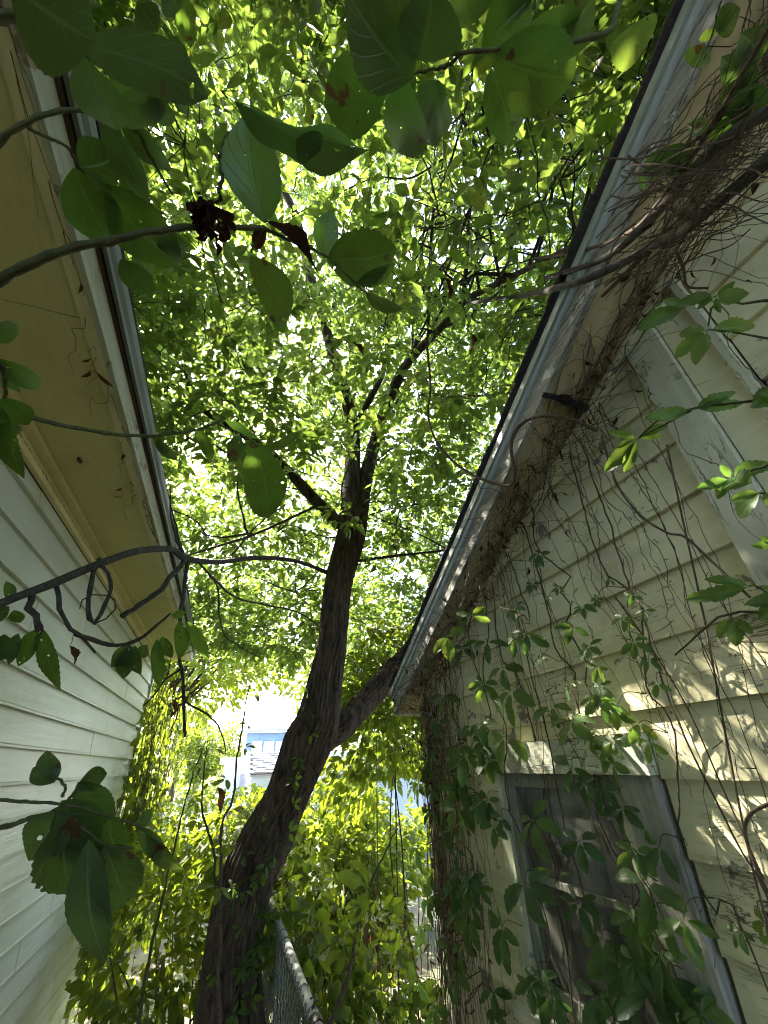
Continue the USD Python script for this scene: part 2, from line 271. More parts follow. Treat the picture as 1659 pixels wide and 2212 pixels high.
SASH = wood('grey_weathered_sash', (.22, .215, .175), (.37, .365, .305), axis='z', grain=60, bump=.7, rough=.85, dirt=(.08, .075, .06), dirt_amt=.8, crack=.9)
CASING = wood('pale_green_white_casing', (.42, .43, .29), (.54, .55, .39), axis='z', grain=50, bump=.55, rough=.75, dirt=(.2, .19, .13), dirt_amt=.6, crack=.9, peel=.6, peel_col=(.27, .26, .22))
CASING_H = wood('pale_green_white_head', (.43, .45, .33), (.56, .58, .44), axis='y', grain=50, bump=.55, rough=.75, dirt=(.2, .19, .13), dirt_amt=.6, crack=.9, peel=.6, peel_col=(.27, .26, .22))
SHINGLE = wood('dark_roof_shingle', (.025, .024, .022), (.055, .052, .05), grain=200, bump=.6, rough=.9, axis='x')
PIPE = wood('galvanised_pipe', (.30, .31, .33), (.40, .41, .43), grain=80, bump=.05, rough=.38, dirt=(.18, .18, .16), dirt_amt=.6, spec=.6)
WIRE = mat('fence_wire', {'p': ('principled_bsdf', {'base_color': (.16, .16, .15), 'metallic': .6, 'roughness': .55})}, [], 'p.BSDF')
BLACK = mat('black_plastic', {'n': ('noise_texture', {'scale': 30.}), 'r': ('rgb_ramp', {'ramp': [(.3, (.008, .008, .008)), (.7, (.02, .02, .02))]}), 'p': ('principled_bsdf', {'roughness': .5})}, [('n.fac', 'r.fac'), ('r.color', 'p.base_color')], 'p.BSDF')
def bark_mat(name, c1, c2, sc=(26., 26., 5.), bump=.9, dist=.012):
    return mat(name, {'g': ('geometry', {}), 'm': ('mapping', {'scale': sc}), 'n': ('noise_texture', {'scale': 1.0, 'detail': 6.0, 'roughness': .65, 'distortion': .5}), 'n2': ('noise_texture', {'scale': 5.0, 'detail': 4.0}),
        'r': ('rgb_ramp', {'ramp': [(.36, c1), (.62, c2)]}), 'mx': ('mix', {'mix_type': 'multiply', 'fac': .5}), 'r2': ('rgb_ramp', {'ramp': [(.3, (.5, .48, .45)), (.7, (1.3, 1.25, 1.2))]}), 'ri': ('map_range', {'to_min': .6, 'to_max': 1.35}), 'hv': ('hsv', {}),
        'b': ('bump', {'strength': bump, 'distance': dist}), 'p': ('principled_bsdf', {'roughness': .88, 'specular_ior_level': .2})},
        [('g.position', 'm.vector'), ('m.vector', 'n.vector'), ('g.position', 'n2.vector'), ('n.fac', 'r.fac'), ('r.color', 'mx.color1'), ('n2.fac', 'r2.fac'), ('r2.color', 'mx.color2'), ('g.random_per_island', 'ri.value'), ('ri.result', 'hv.value'), ('mx.color', 'hv.color'), ('hv.color', 'p.base_color'), ('n.fac', 'b.height'), ('b.normal', 'p.normal')], 'p.BSDF')
BARK = bark_mat('furrowed_bark', (.03, .02, .013), (.18, .13, .09))
LIMB = bark_mat('limb_bark', (.05, .04, .03), (.13, .10, .075), sc=(40., 40., 12.), dist=.005)
TWIG = bark_mat('twig_bark', (.05, .042, .028), (.11, .09, .06), sc=(60., 60., 60.), bump=.5, dist=.002)
GREENSTEM = bark_mat('green_stem', (.07, .078, .03), (.13, .135, .055), sc=(90., 90., 90.), bump=.4, dist=.001)
DRYSTEM = bark_mat('dry_vine_stem', (.075, .05, .032), (.19, .135, .09), sc=(80., 80., 80.), bump=.5, dist=.0015)
GOLDSTEM = bark_mat('golden_dry_stem', (.20, .13, .065), (.36, .25, .14), sc=(80., 80., 80.), bump=.5, dist=.0015)
REDSTEM = bark_mat('reddish_dry_stem', (.11, .05, .028), (.22, .12, .07), sc=(80., 80., 80.), bump=.5, dist=.0015)
DARKGREY = bark_mat('dark_grey_bark', (.045, .04, .032), (.115, .105, .085), sc=(50., 50., 50.), bump=.6, dist=.002)
def plain0(name, c1, c2, scale): return mat(name, {'g': ('geometry', {}), 'n': ('noise_texture', {'scale': scale, 'detail': 6.}), 'r': ('rgb_ramp', {'ramp': [(.35, c1), (.65, c2)]}), 'p': ('principled_bsdf', {'roughness': .9})}, [('g.position', 'n.vector'), ('n.fac', 'r.fac'), ('r.color', 'p.base_color')], 'p.BSDF')
GLASS = mat('dusty_window_glass', {'g': ('geometry', {}), 'm': ('mapping', {'scale': (6., 9., 2.5)}), 'n': ('noise_texture', {'scale': 1., 'detail': 6., 'roughness': .65}), 'dr': ('map_range', {'from_min': .35, 'from_max': .7, 'to_min': .18, 'to_max': .62, 'clamp': True}),
    'd': ('diffuse_bsdf', {'color': (.26, .26, .22)}), 't': ('transparent_bsdf', {'color': (.82, .86, .84)}), 'mx': ('mix_closure', {}), 'f': ('fresnel', {'IOR': 1.5}), 'gl': ('glossy_bsdf', {'color': (1., 1., 1.), 'roughness': .06}), 'm2': ('mix_closure', {})},
    [('g.position', 'm.vector'), ('m.vector', 'n.vector'), ('n.fac', 'dr.value'), ('dr.result', 'mx.fac'), ('t.BSDF', 'mx.closure1'), ('d.BSDF', 'mx.closure2'), ('f.fac', 'm2.fac'), ('mx.closure', 'm2.closure1'), ('gl.BSDF', 'm2.closure2')], 'm2.closure')
CLOTH = plain0('grey_curtain', (.12, .115, .09), (.20, .19, .155), 9.)
def plain(name, c1, c2, scale=6., rough=.8): return mat(name, {'g': ('geometry', {}), 'n': ('noise_texture', {'scale': scale, 'detail': 6.}), 'r': ('rgb_ramp', {'ramp': [(.35, c1), (.65, c2)]}), 'b': ('bump', {'strength': .3, 'distance': .02}), 'p': ('principled_bsdf', {'roughness': rough})}, [('g.position', 'n.vector'), ('n.fac', 'r.fac'), ('r.color', 'p.base_color'), ('n.fac', 'b.height'), ('b.normal', 'p.normal')], 'p.BSDF')
GROUND = plain('leaf_litter_ground', (.07, .055, .03), (.12, .13, .05), 3.)
# ---------------------------------------------------------------- ground
g0 = np.linspace(-1, 1, 41); gx, gy = np.meshgrid(np.sign(g0)*np.abs(g0)**3*900, np.sign(g0)*np.abs(g0)**3*900, indexing='ij')
gz = (meshkit.noise(np.stack([gx*.7, gy*.7, gx*0], -1), 3)-.5)*.06*(np.hypot(gx, gy) < 30) - .02
i, j = np.meshgrid(np.arange(40), np.arange(40), indexing='ij'); q = np.stack([i*41+j, (i+1)*41+j, (i+1)*41+j+1, i*41+j+1], -1).reshape(-1, 4)
put('ground', (np.stack([gx, gy, gz], -1).reshape(-1, 3), q), GROUND, smooth=True, kind='structure')

# ---------------------------------------------------------------- white lap-sided house on the left
LH = thing('lap_sided_house', 'white lap sided house with beige soffit and peeling eave board, along the left edge', 'house')
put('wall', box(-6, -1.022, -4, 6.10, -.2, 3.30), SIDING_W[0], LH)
ROWH = .159; given = {2.625: 4.283, 2.344: 4.512, 1.366: 4.412, 1.022: 4.624}
prof = np.array([(-1.022, 0), (-.985, 0), (-.985, .011), (-.990, .016), (-1.006, ROWH), (-1.022, ROWH)])
def lap(y0, y1, z0, h, dx):
    p = prof.copy(); p[:, 1] = np.minimum(p[:, 1], h)
    v = np.vstack([np.c_[p[:, 0] + np.where(np.arange(6) % 5 > 0, dx, 0), np.full(6, y), p[:, 1]+z0] for y in (y0, y1)])
    f = [(k, 6+k, 6+(k+1) % 6) for k in range(6)] + [(k, 6+(k+1) % 6, (k+1) % 6) for k in range(6)] + [(0, k, k+1) for k in range(1, 5)] + [(6, 6+k+1, 6+k) for k in range(1, 5)]
    return v, np.array(f)
for k in range(-14, 6):
    z0 = 2.338 + ROWH*k; h = min(ROWH, 3.215-z0)
    jt = [y for z, y in given.items() if z0 <= z < z0+ROWH] or [rng.uniform(3.6, 5.6) if k % 3 else rng.uniform(2.2, 3.3)]
    cuts = [-1.5, jt[0]-2.45, jt[0], 6.075]; cuts = [c for c in cuts if c >= -1.5]
    for a, b in zip(cuts[:-1], cuts[1:]):
        gap = .004 if k not in (-6, -7, -8) else .008
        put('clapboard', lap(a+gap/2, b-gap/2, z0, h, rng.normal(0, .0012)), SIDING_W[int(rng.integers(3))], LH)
put('corner_board', box(-1.022, -.975, 6.08, 6.13, -.1, 3.21), SIDING_W[1], LH)
put('vent_backing', box(-1.021, -.998, -1.5, 6.12, 3.217, 3.299), BROWN, LH)
vs = [box(-.998, -.976, -1.5, 6.12, 3.217, 3.246), box(-.998, -.978, -1.5, 6.12, 3.257, 3.299)]
put('vent_rail', vs[0], CREAM_STRIP, LH); put('vent_rail', vs[1], CREAM_STRIP, LH)
br = [box(-.998, -.979, y, y+.022, 3.2465, 3.2565) for y in np.arange(-1.0, 6.1, .052)]
put('vent_bridge', cat_(br), CREAM_STRIP, LH, kind='stuff')
put('cove_moulding', box(-.975, -.935, -1.5, 6.12, 3.274, 3.298), CREAM_STRIP, LH)
for a, b in ((-1.5, 1.02), (1.024, 3.46), (3.464, 6.15)): put('soffit_panel', box(-1.0, -.58, a, b, 3.30, 3.32), SOFFIT_L, LH)
put('soffit_trim', box(-.628, -.592, -1.5, 6.15, 3.287, 3.299), CREAM_STRIP, LH)
put('fascia', box(-.591, -.572, -1.5, 6.15, 3.284, 3.376), FASCIA, LH)
put('fascia_backing', box(-.586, -.560, -1.5, 6.15, 3.378, 3.500), BROWN, LH)
mt = Polygon([(0, 0), (.012, 0), (.012, .02), (.004, .028), (.016, .05), (.016, .085), (.012, .10), (-.03, .10), (-.03, .09), (0, .085)])
m = trimesh.creation.extrude_polygon(mt, 7.65); m.vertices = np.c_[m.vertices[:, 0]-.553, m.vertices[:, 2]-1.5, m.vertices[:, 1]+3.378]; m.fix_normals()
put('drip_edge', m, METAL_D, LH)
roof = Polygon([(-.62, 3.512), (-.552, 3.482), (-3.6, 5.0), (-3.6, 4.9)])
m = trimesh.creation.extrude_polygon(roof, 7.8); m.vertices = np.c_[m.vertices[:, 0], m.vertices[:, 2]-1.6, m.vertices[:, 1]]; m.fix_normals(); put('roof', m, SHINGLE, LH)
for k in range(24):
    m = box(-.85, -.545, 0, .315, 0, .012); m.apply_transform(trimesh.transformations.rotation_matrix(.445, [0, 1, 0], [-.55, 0, 0])); m.apply_translation([rng.normal(0, .004), -1.5+.32*k, 3.494+rng.normal(0, .002)]); put('shingle', m, SHINGLE, LH)
# a wasp's mud daub on the soffit
m = trimesh.creation.icosphere(2, .012); m.vertices *= V(.7, 1.9, .8); m.vertices += .003*(meshkit.noise(m.vertices*300, 2)-.5)[:, None]
pz = PZ(172, 994, 3.296); m.apply_translation(pz)
put('mud_nest', m, BROWN, smooth=True, label='small dark mud nest stuck on the beige soffit', cat='nest')

# ---------------------------------------------------------------- cream gabled house on the right
RH = thing('gabled_house', 'weathered cream clapboard gable wall with grey rake board and sash window, on the right', 'house')
S, Z0 = .44, 3.70
zs = lambda y: Z0 - S*np.asarray(y)
xr = lambda y: 1.01 + .048*np.asarray(y)
def slope_bar(xa, xb, ha, hb, y0=-1.6, y1=3.08, mid=1):
    """A bar that follows the gable's slope. xa, xb: x offsets from the rake line, or ('abs', x)."""
    ys = np.linspace(y0, y1, mid+1); X = lambda o, y: o[1] if isinstance(o, tuple) else xr(y)+o
    v = np.array([[(X(xa, y), y, zs(y)+ha), (X(xb, y), y, zs(y)+ha), (X(xb, y), y, zs(y)+hb), (X(xa, y), y, zs(y)+hb)] for y in ys]).reshape(-1, 3)
    f = []
    for s in range(mid):
        for k in range(4): a, b = 4*s+k, 4*s+(k+1) % 4; f += [(a, b, b+4), (a, b+4, a+4)]
    n = 4*mid; f += [(0, 2, 1), (0, 3, 2), (n, n+1, n+2), (n, n+2, n+3)]
    m = trimesh.Trimesh(v, np.array(f), process=False); m.fix_normals(); return m
ROOM = [(1.296, 1.262), (1.296, 1.966), (1.985, 1.966), (1.985, 1.262)]
gab = Polygon([(2.84, -.2), (2.84, zs(2.84)+.02), (-2, zs(-2)+.02), (-6.84, zs(2.84)+.02), (-6.84, -.2)], [ROOM])
m = trimesh.creation.extrude_polygon(gab, 3.6, engine='earcut'); m.vertices = np.c_[m.vertices[:, 2]+1.334, m.vertices[:, 0], m.vertices[:, 1]]; m.fix_normals(); put('wall', m, SIDING_C[0], RH)
under = Polygon([(-1, -1), (2.80, -1), (2.80, zs(2.80)-.006), (-1, zs(-1)-.006)])
WIN = sbox(1.135, 1.165, 2.103, 2.097) if False else sbox(1.132, 1.16, 2.100, 2.098)
ATT = sbox(.362, 2.0, .626, 4.0)
RH_H = .1925
for k in range(-8, 13):
    z0 = 1.582 + RH_H*k
    jo = [float(rng.uniform(.75, 1.0))] if k % 3 == 1 else [float(rng.uniform(2.2, 2.6))] if k % 3 == 2 else []
    cuts = [-1.0] + jo + [2.80]
    for a, b in zip(cuts[:-1], cuts[1:]):
        pg = sbox(a+.0015, z0+.001, b-.0015, z0+RH_H).intersection(under).difference(WIN).difference(ATT)
        for g in getattr(pg, 'geoms', [pg]):
            if g.is_empty or g.area < 2e-4: continue
            m = trimesh.creation.extrude_polygon(g, 1.0, engine='earcut'); v = m.vertices; y, z, t = v[:, 0], v[:, 1], v[:, 2]
            u = (z-z0)/RH_H; out = 1.300 + .016*u + rng.normal(0, .0012)
            m.vertices = np.c_[np.where(t > .5, out, 1.333), y, z]; m.fix_normals()
            lo = z0 < 1.9
            put('clapboard', m, SIDING_C[int(rng.integers(3)) if (k in (2, 3, 4, 0) or lo) else 3 + int(rng.integers(2))], RH)
put('corner_board', box(1.285, 1.334, 2.803, 2.865, -.2, zs(2.80)-.05), CASING, RH)
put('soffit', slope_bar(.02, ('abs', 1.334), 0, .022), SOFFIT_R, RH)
put('rake_board', slope_bar(-.004, .02, -.012, .092, mid=6), RAKE, RH)
put('rake_backing', slope_bar(.006, .03, .093, .185), BROWN, RH)
put('drip_edge', slope_bar(-.014, .005, .100, .124, y1=3.09), METAL_B, RH)
put('drip_flange', slope_bar(-.026, .005, .127, .168, y1=3.10), METAL_G, RH)
put('frieze_board', slope_bar(('abs', 1.278), ('abs', 1.299), -.052, -.004, y1=2.80), SIDING_C[4], RH)
put('roof', slope_bar(-.02, ('abs', 5.2), .186, .20, y0=-2, y1=3.1), SHINGLE, RH)
put('eave_board', slope_bar(-.003, ('abs', 5.0), -.010, .185, y0=3.082, y1=3.102), CASING_H, RH)
for k in range(26):
    y = 3.12-.155*k; m = slope_bar(-.036+rng.normal(0, .004), .30, .201, .212, y0=y-.17, y1=y); put('shingle', m, SHINGLE, RH)
# second roof slope, beyond the ridge
m = trimesh.Trimesh(np.array([(.85, -2, zs(-2)+.2), (5.2, -2, zs(-2)+.2), (5.2, -7.1, zs(3.1)+.2), (.85, -7.1, zs(3.1)+.2), (.85, -2, zs(-2)+.0), (5.2, -2, zs(-2)+.0), (5.2, -7.1, zs(3.1)+.0), (.85, -7.1, zs(3.1)+.0)]), [(0, 1, 2), (0, 2, 3), (4, 6, 5), (4, 7, 6), (0, 4, 5), (0, 5, 1), (1, 5, 6), (1, 6, 2), (2, 6, 7), (2, 7, 3), (3, 7, 4), (3, 4, 0)], process=False); m.fix_normals(); put('roof', m, SHINGLE, RH)
# tall trim by the frame's right edge
put('trim_board', box(1.272, 1.333, .502, .618, 1.9, zs(.618)-.056), TRIMC, RH)
put('trim_panel', box(1.296, 1.333, .392, .498, 1.9, zs(.498)-.056), SIDING_C[3], RH)
put('trim_batten', box(1.270, 1.333, .368, .390, 1.9, zs(.39)-.056), TRIMC, RH)
# sash window
WN = numbered(RH, 'window'); put_w = lambda n, m, mt: put(n, m, mt, WN)
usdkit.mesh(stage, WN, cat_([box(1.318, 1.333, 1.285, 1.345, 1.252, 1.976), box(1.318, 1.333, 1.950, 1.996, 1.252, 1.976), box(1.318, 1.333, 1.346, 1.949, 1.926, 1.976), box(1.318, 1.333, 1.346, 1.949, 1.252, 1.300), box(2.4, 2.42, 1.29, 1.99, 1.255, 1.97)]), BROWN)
yy = np.linspace(1.56, 1.95, 40); cv = np.array([(1.40+.018*math.sin(y*95)+.01*math.sin(y*37), y, z) for y in yy for z in (1.27, 1.75, 1.95)]); ii = np.arange(39)*3; cf = np.vstack([np.stack([ii+a, ii+3+a, ii+4+a, ii+1+a], 1) for a in (0, 1)])
put('curtain', (cv, cf), CLOTH, WN, smooth=True)
put_w('head_casing', box(1.266, 1.333, 1.138, 2.094, 1.978, 2.094), CASING_H)
put_w('side_casing', box(1.278, 1.333, 2.000, 2.080, 1.215, 1.976), CASING)
put_w('side_casing', box(1.278, 1.333, 1.150, 1.284, 1.215, 1.976), SASH)
put_w('sill', box(1.235, 1.333, 1.120, 2.110, 1.168, 1.213), CASING_H)
put_w('sash_stile', box(1.300, 1.3175, 1.950, 1.994, 1.254, 1.974), SASH); put_w('sash_stile', box(1.300, 1.3175, 1.288, 1.345, 1.254, 1.974), CASING)
put_w('sash_rail', box(1.300, 1.3175, 1.347, 1.948, 1.925, 1.974), SASH); put_w('sash_rail', box(1.300, 1.3175, 1.347, 1.948, 1.254, 1.300), SASH)
put_w('muntin', box(1.303, 1.3175, 1.347, 1.948, 1.600, 1.622), SASH)
put_w('pane', box(1.312, 1.315, 1.349, 1.946, 1.624, 1.923), GLASS); put_w('pane', box(1.312, 1.315, 1.349, 1.946, 1.302, 1.598), GLASS)

# black strap under the soffit
def on_soffit(px, py, drop=0.0):
    d = ray(px, py); n = V(0, S, 1.0); return CAM + d*((Z0-drop - n @ CAM)/(n @ d))
BR = thing('cable_bracket', 'black strap bracket screwed under the stained cream soffit', 'bracket')
a, b, c = on_soffit(1172, 852, .012), on_soffit(1216, 862, .012), on_soffit(1272, 884, .012)
def strap(p, q, w, h):
    ax = unit(q-p); n = unit(V(0, S, 1)); s = np.cross(ax, n); L = np.linalg.norm(q-p); m = trimesh.creation.box([L, w, h]); T = np.eye(4); T[:3, 0], T[:3, 1], T[:3, 2], T[:3, 3] = ax, s, n, (p+q)/2; m.apply_transform(T); return m
put('strap', strap(a, b, .022, .008), BLACK, BR); put('socket', strap(b-(b-a)*.15, c, .030, .020), BLACK, BR); put('collar', strap(b, b+(c-b)*.25, .040, .026), BLACK, BR)

# ---------------------------------------------------------------- things seen far off through the gap
def hexa(p):
    m = trimesh.Trimesh(np.array(p), [(0, 1, 2), (0, 2, 3), (4, 6, 5), (4, 7, 6), (0, 4, 5), (0, 5, 1), (1, 5, 6), (1, 6, 2), (2, 6, 7), (2, 7, 3), (3, 7, 4), (3, 4, 0)], process=False); m.fix_normals(); return m
BLUE = plain('blue_wall', (.16, .25, .42), (.20, .30, .48), 4.); BLUEW = plain('pale_blue_wall', (.52, .60, .74), (.60, .68, .82), 3.); WHITE = plain('white_paint', (.70, .71, .72), (.78, .79, .80), 5.); SLATE = plain('lilac_shingle', (.26, .25, .30), (.38, .36, .42), 14.); DARKW = plain('dark_pane', (.05, .06, .08), (.09, .10, .12), 3.)
y0 = 17.0; tl, bl, wl, rr = PY(540, 1627, y0+1.4), PY(541, 1672, y0), PY(543, 1725, y0), PY(690, 1672, y0)
SH = thing('shingled_outbuilding', 'pale blue walled outbuilding with lilac grey shingle roof, just left of the trunk', 'building')
put('wall', box(bl[0]+.05, rr[0]+1.2, y0+.15, y0+3.4, -.1, bl[2]), BLUEW, SH)
for k in range(9):
    f0, f1 = k/9, (k+1)/9; za, zb = bl[2]+(tl[2]-bl[2])*f0, bl[2]+(tl[2]-bl[2])*f1; ya, yb = y0+1.4*f0, y0+1.4*f1
    n = 9; xs = np.linspace(bl[0]-.05, rr[0]+1.3, n+1) + (.12 if k % 2 else 0)
    for a_, b_ in zip(xs[:-1], xs[1:]): put('shingle', hexa([(a_+.008, ya-.02, za), (b_-.008, ya-.02, za), (b_-.008, yb, zb), (a_+.008, yb, zb), (a_+.008, ya-.02, za+.05), (b_-.008, ya-.02, za+.05), (b_-.008, yb, zb+.025), (a_+.008, yb, zb+.025)]), SLATE, SH)
put('roof_deck', hexa([(bl[0], y0, bl[2]-.03), (rr[0]+1.3, y0, bl[2]-.03), (rr[0]+1.3, y0+1.4, tl[2]-.03), (bl[0], y0+1.4, tl[2]-.03), (bl[0], y0, bl[2]-.08), (rr[0]+1.3, y0, bl[2]-.08), (rr[0]+1.3, y0+3.4, bl[2]-.08), (bl[0], y0+3.4, bl[2]-.08)]), SLATE, SH)
put('barge_board', hexa([(bl[0]-.16, y0-.05, bl[2]-.08), (bl[0]-.06, y0-.05, bl[2]-.08), (bl[0]-.06, y0+1.4, tl[2]-.03), (bl[0]-.16, y0+1.4, tl[2]-.03), (bl[0]-.16, y0-.05, bl[2]+.06), (bl[0]-.06, y0-.05, bl[2]+.06), (bl[0]-.06, y0+1.4, tl[2]+.08), (bl[0]-.16, y0+1.4, tl[2]+.08)]), WHITE, SH)
BH = thing('blue_house', 'blue house with white window trim rising behind the shingled outbuilding roof', 'house')
yb = 27.0; p0, p1 = PY(528, 1640, yb), PY(640, 1606, yb)
put('wall', box(p0[0], p1[0]+.5, yb, yb+6, -.1, p1[2]+.6), BLUE, BH)
put('roof', hexa([(p0[0]-.3, yb-.4, p1[2]+.6), (p1[0]+.8, yb-.4, p1[2]+.6), (p1[0]+.8, yb+3, p1[2]+1.2), (p0[0]-.3, yb+3, p1[2]+1.2), (p0[0]-.3, yb-.4, p1[2]+.75), (p1[0]+.8, yb-.4, p1[2]+.75), (p1[0]+.8, yb+3, p1[2]+1.35), (p0[0]-.3, yb+3, p1[2]+1.35)]), SLATE, BH)
for k in range(3):
    q0, q1 = PY(545+26*k, 1628, yb), PY(563+26*k, 1604, yb); w = put('window', box(q0[0]-.08, q1[0]+.08, yb-.06, yb-.002, q0[2]-.08, q1[2]+.08), WHITE, BH); put('pane', box(q0[0], q1[0], yb-.075, yb-.062, q0[2], q1[2]), BLUEW, w)
WB = thing('white_garage', 'low white flat roofed garage far off to the left of the shingled outbuilding', 'garage')
yg = 21.0; p0, p1 = PY(478, 1700, yg), PY(536, 1642, yg)
put('wall', box(p0[0], p1[0], yg, yg+4, -.1, p1[2]-.1), BLUEW, WB); put('roof', box(p0[0]-.2, p1[0]+.1, yg-.3, yg+4.2, p1[2]-.098, p1[2]+.12), WHITE, WB); put('door', box(p0[0]+.7, p0[0]+1.3, yg-.03, yg-.002, -.05, p1[2]-.5), SLATE, WB)
PH = thing('porch_house', 'light blue house with white railed porch glimpsed between trunk and cream house corner', 'house')
yp = 13.0; p0, p1 = PY(678, 1748, yp+1.5), PY(850, 1660, yp+1.5)
put('wall', box(p0[0], p1[0]+2, yp+1.5, yp+6, -.1, p1[2]+.3), plain('sky_blue_wall', (.46, .48, .53), (.52, .54, .59), 3.), PH); put('roof', box(p0[0]-.4, p1[0]+2.4, yp+.9, yp+6.4, p1[2]+.3, p1[2]+.5), WHITE, PH)
for k in range(2): q0, q1 = PY(712+62*k, 1725, yp+1.5), PY(742+62*k, 1672, yp+1.5); w = put('window', box(q0[0]-.06, q1[0]+.06, yp+1.44, yp+1.498, q0[2]-.06, q1[2]+.06), WHITE, PH); put('pane', box(q0[0], q1[0], yp+1.42, yp+1.438, q0[2], q1[2]), DARKW, w)
rl, rb = PY(690, 1738, yp), PY(815, 1800, yp)
put('handrail', box(rl[0], rb[0]+.6, yp-.05, yp+.05, rl[2]-.08, rl[2]), WHITE, PH); put('bottom_rail', box(rl[0], rb[0]+.6, yp-.04, yp+.04, rb[2], rb[2]+.06), WHITE, PH); put('porch_floor', box(p0[0], p1[0]+2, yp-.2, yp+1.49, rb[2]-.25, rb[2]-.08), SASH, PH)
for x in np.arange(rl[0]+.05, rb[0]+.55, .145): put('baluster', box(x, x+.07, yp-.02, yp+.02, rb[2]+.062, rl[2]-.082), WHITE, PH)
# ---------------------------------------------------------------- the tree between the houses
TREE = thing('boxelder_tree', 'leaning dark barked boxelder tree forking above the chain link fence, its crown filling the sky', 'tree')
def bark_tube(rows, n, sides, seed, ridge=.10, lump=.12):
    q = smooth_path(rows, n); p, r = q[:, :3], q[:, 3]
    ln = np.concatenate([[0], np.cumsum(np.linalg.norm(np.diff(p, axis=0), axis=1))])
    def rough(nn, s):
        u = np.arange(s)/s*2*np.pi; A, Z = np.meshgrid(u, ln); P = np.stack([np.cos(A)*2.6+seed, np.sin(A)*2.6, Z*2.2], -1)
        w = meshkit.fbm(P*V(1, 1, .8), 3, seed)-.5
        cr = np.abs(((A/(2*np.pi)*26 + 2.2*meshkit.fbm(np.stack([np.cos(A)*1.5, np.sin(A)*1.5, Z*3.5], -1), 3, seed+5)+Z*.6) % 1)-.5)*2
        return 1 + lump*w*2 + ridge*(cr-.5)*.9
    return tube(p, r, sides, rough)
def rw(P, r): return (*P, r)
Ltr = [rw(PY(488, 2420, 3.30), .19), rw(PY(496, 2210, 3.32), .165), rw(PY(500, 2060, 3.36), .150), rw(PY(530, 1910, 3.42), .155), rw(PY(575, 1810, 3.48), .160), rw(PY(624, 1710, 3.54), .145), rw(PY(663, 1610, 3.60), .175), rw(PY(686, 1560, 3.62), .165),
       rw(PY(704, 1460, 3.64), .135), rw(PY(718, 1388, 3.66), .126), rw(PY(731, 1263, 3.70), .130), rw(PY(757, 1163, 3.72), .150), rw(PY(765, 1110, 3.74), .155)]
put('trunk', bark_tube(Ltr, 330, 144, 1, .17, .13), BARK, TREE, smooth=True)
Lrt = [rw(PY(672, 1612, 3.62), .10), rw(PY(735, 1570, 3.66), .105), rw(PY(790, 1515, 3.74), .10), rw(PY(845, 1455, 3.84), .10), rw(PY(905, 1385, 3.98), .09), rw(PY(985, 1290, 4.2), .08), rw(PY(1060, 1120, 4.5), .06), rw(PY(1120, 950, 4.8), .04)]
put('limb', bark_tube(Lrt, 130, 100, 3, .15), BARK, TREE, smooth=True)
limbs = [Ltr[6:], Lrt]
def limb(rows, n=60, sides=20, seed=0, m=None, wob=True):
    limbs.append(rows); put('limb', bark_tube(rows, n, sides, seed, .06, .16), m or LIMB, TREE, smooth=True)
Z = lambda h: 2.05+h
limb([rw(PY(757, 1130, 3.73), .11), rw(PY(762, 1010, 3.76), .10), rw(PY(762, 930, 3.80), .085), rw(PZ(748, 860, Z(4.0)), .075), rw(PZ(722, 780, Z(4.6)), .07), rw(PZ(698, 690, Z(5.0)), .062), rw(PZ(668, 590, Z(5.4)), .056), rw(PZ(632, 450, Z(5.9)), .046), rw(PZ(560, 350, Z(6.3)), .04), rw(PZ(480, 290, Z(6.5)), .036), rw(PZ(360, 215, Z(6.6)), .028), rw(PZ(160, 60, Z(6.8)), .015)], 110, 32, 11, BARK)
limb([rw(PY(776, 1110, 3.75), .10), rw(PY(795, 1010, 3.78), .085), rw(PY(820, 920, 3.82), .075), rw(PZ(846, 850, Z(4.0)), .068), rw(PZ(880, 785, Z(4.3)), .055), rw(PZ(955, 705, Z(4.4)), .042), rw(PZ(1005, 650, Z(4.4)), .036), rw(PZ(1090, 605, Z(4.2)), .03), rw(PZ(1240, 530, Z(3.7)), .022), rw(PZ(1330, 470, Z(3.5)), .012)], 100, 28, 12, BARK)
limb([rw(PY(735, 1135, 3.70), .075), rw(PY(690, 1090, 3.62), .065), rw(PY(630, 1025, 3.55), .055), rw(PY(560, 960, 3.5), .048), rw(PY(425, 870, 3.3), .04), rw(PZ(398, 800, Z(3.6)), .03), rw(PZ(300, 735, Z(3.8)), .02)], 70, 24, 13, BARK)
limb([rw(PY(770, 915, 3.80), .045), rw(PZ(800, 860, Z(3.9)), .04), rw(PZ(828, 800, Z(4.3)), .034), rw(PZ(836, 700, Z(5.0)), .028), rw(PZ(800, 560, Z(5.6)), .018), rw(PZ(770, 400, Z(6.2)), .01)], 50, 14, 14)
limb([rw(PZ(1000, 652, Z(4.4)), .026), rw(PZ(1008, 560, Z(4.6)), .024), rw(PZ(1016, 450, Z(4.8)), .022), rw(PZ(1045, 365, Z(4.9)), .022), rw(PZ(1002, 260, Z(5.1)), .019), rw(PZ(988, 180, Z(5.2)), .014), rw(PZ(960, 40, Z(5.4)), .006)], 50, 12, 15)
limb([rw(PZ(1240, 528, Z(3.7)), .020), rw(PZ(1270, 420, Z(3.8)), .018), rw(PZ(1292, 300, Z(3.9)), .017), rw(PZ(1312, 170, Z(4.0)), .015), rw(PZ(1328, 0, Z(4.2)), .011), rw(PZ(1340, -120, Z(4.3)), .005)], 50, 12, 16, GREENSTEM)
limb([rw(PZ(1292, 300, Z(3.9)), .011), rw(PZ(1335, 180, Z(3.9)), .009), rw(PZ(1400, 60, Z(3.9)), .006), rw(PZ(1440, -40, Z(3.9)), .003)], 24, 8, 17)
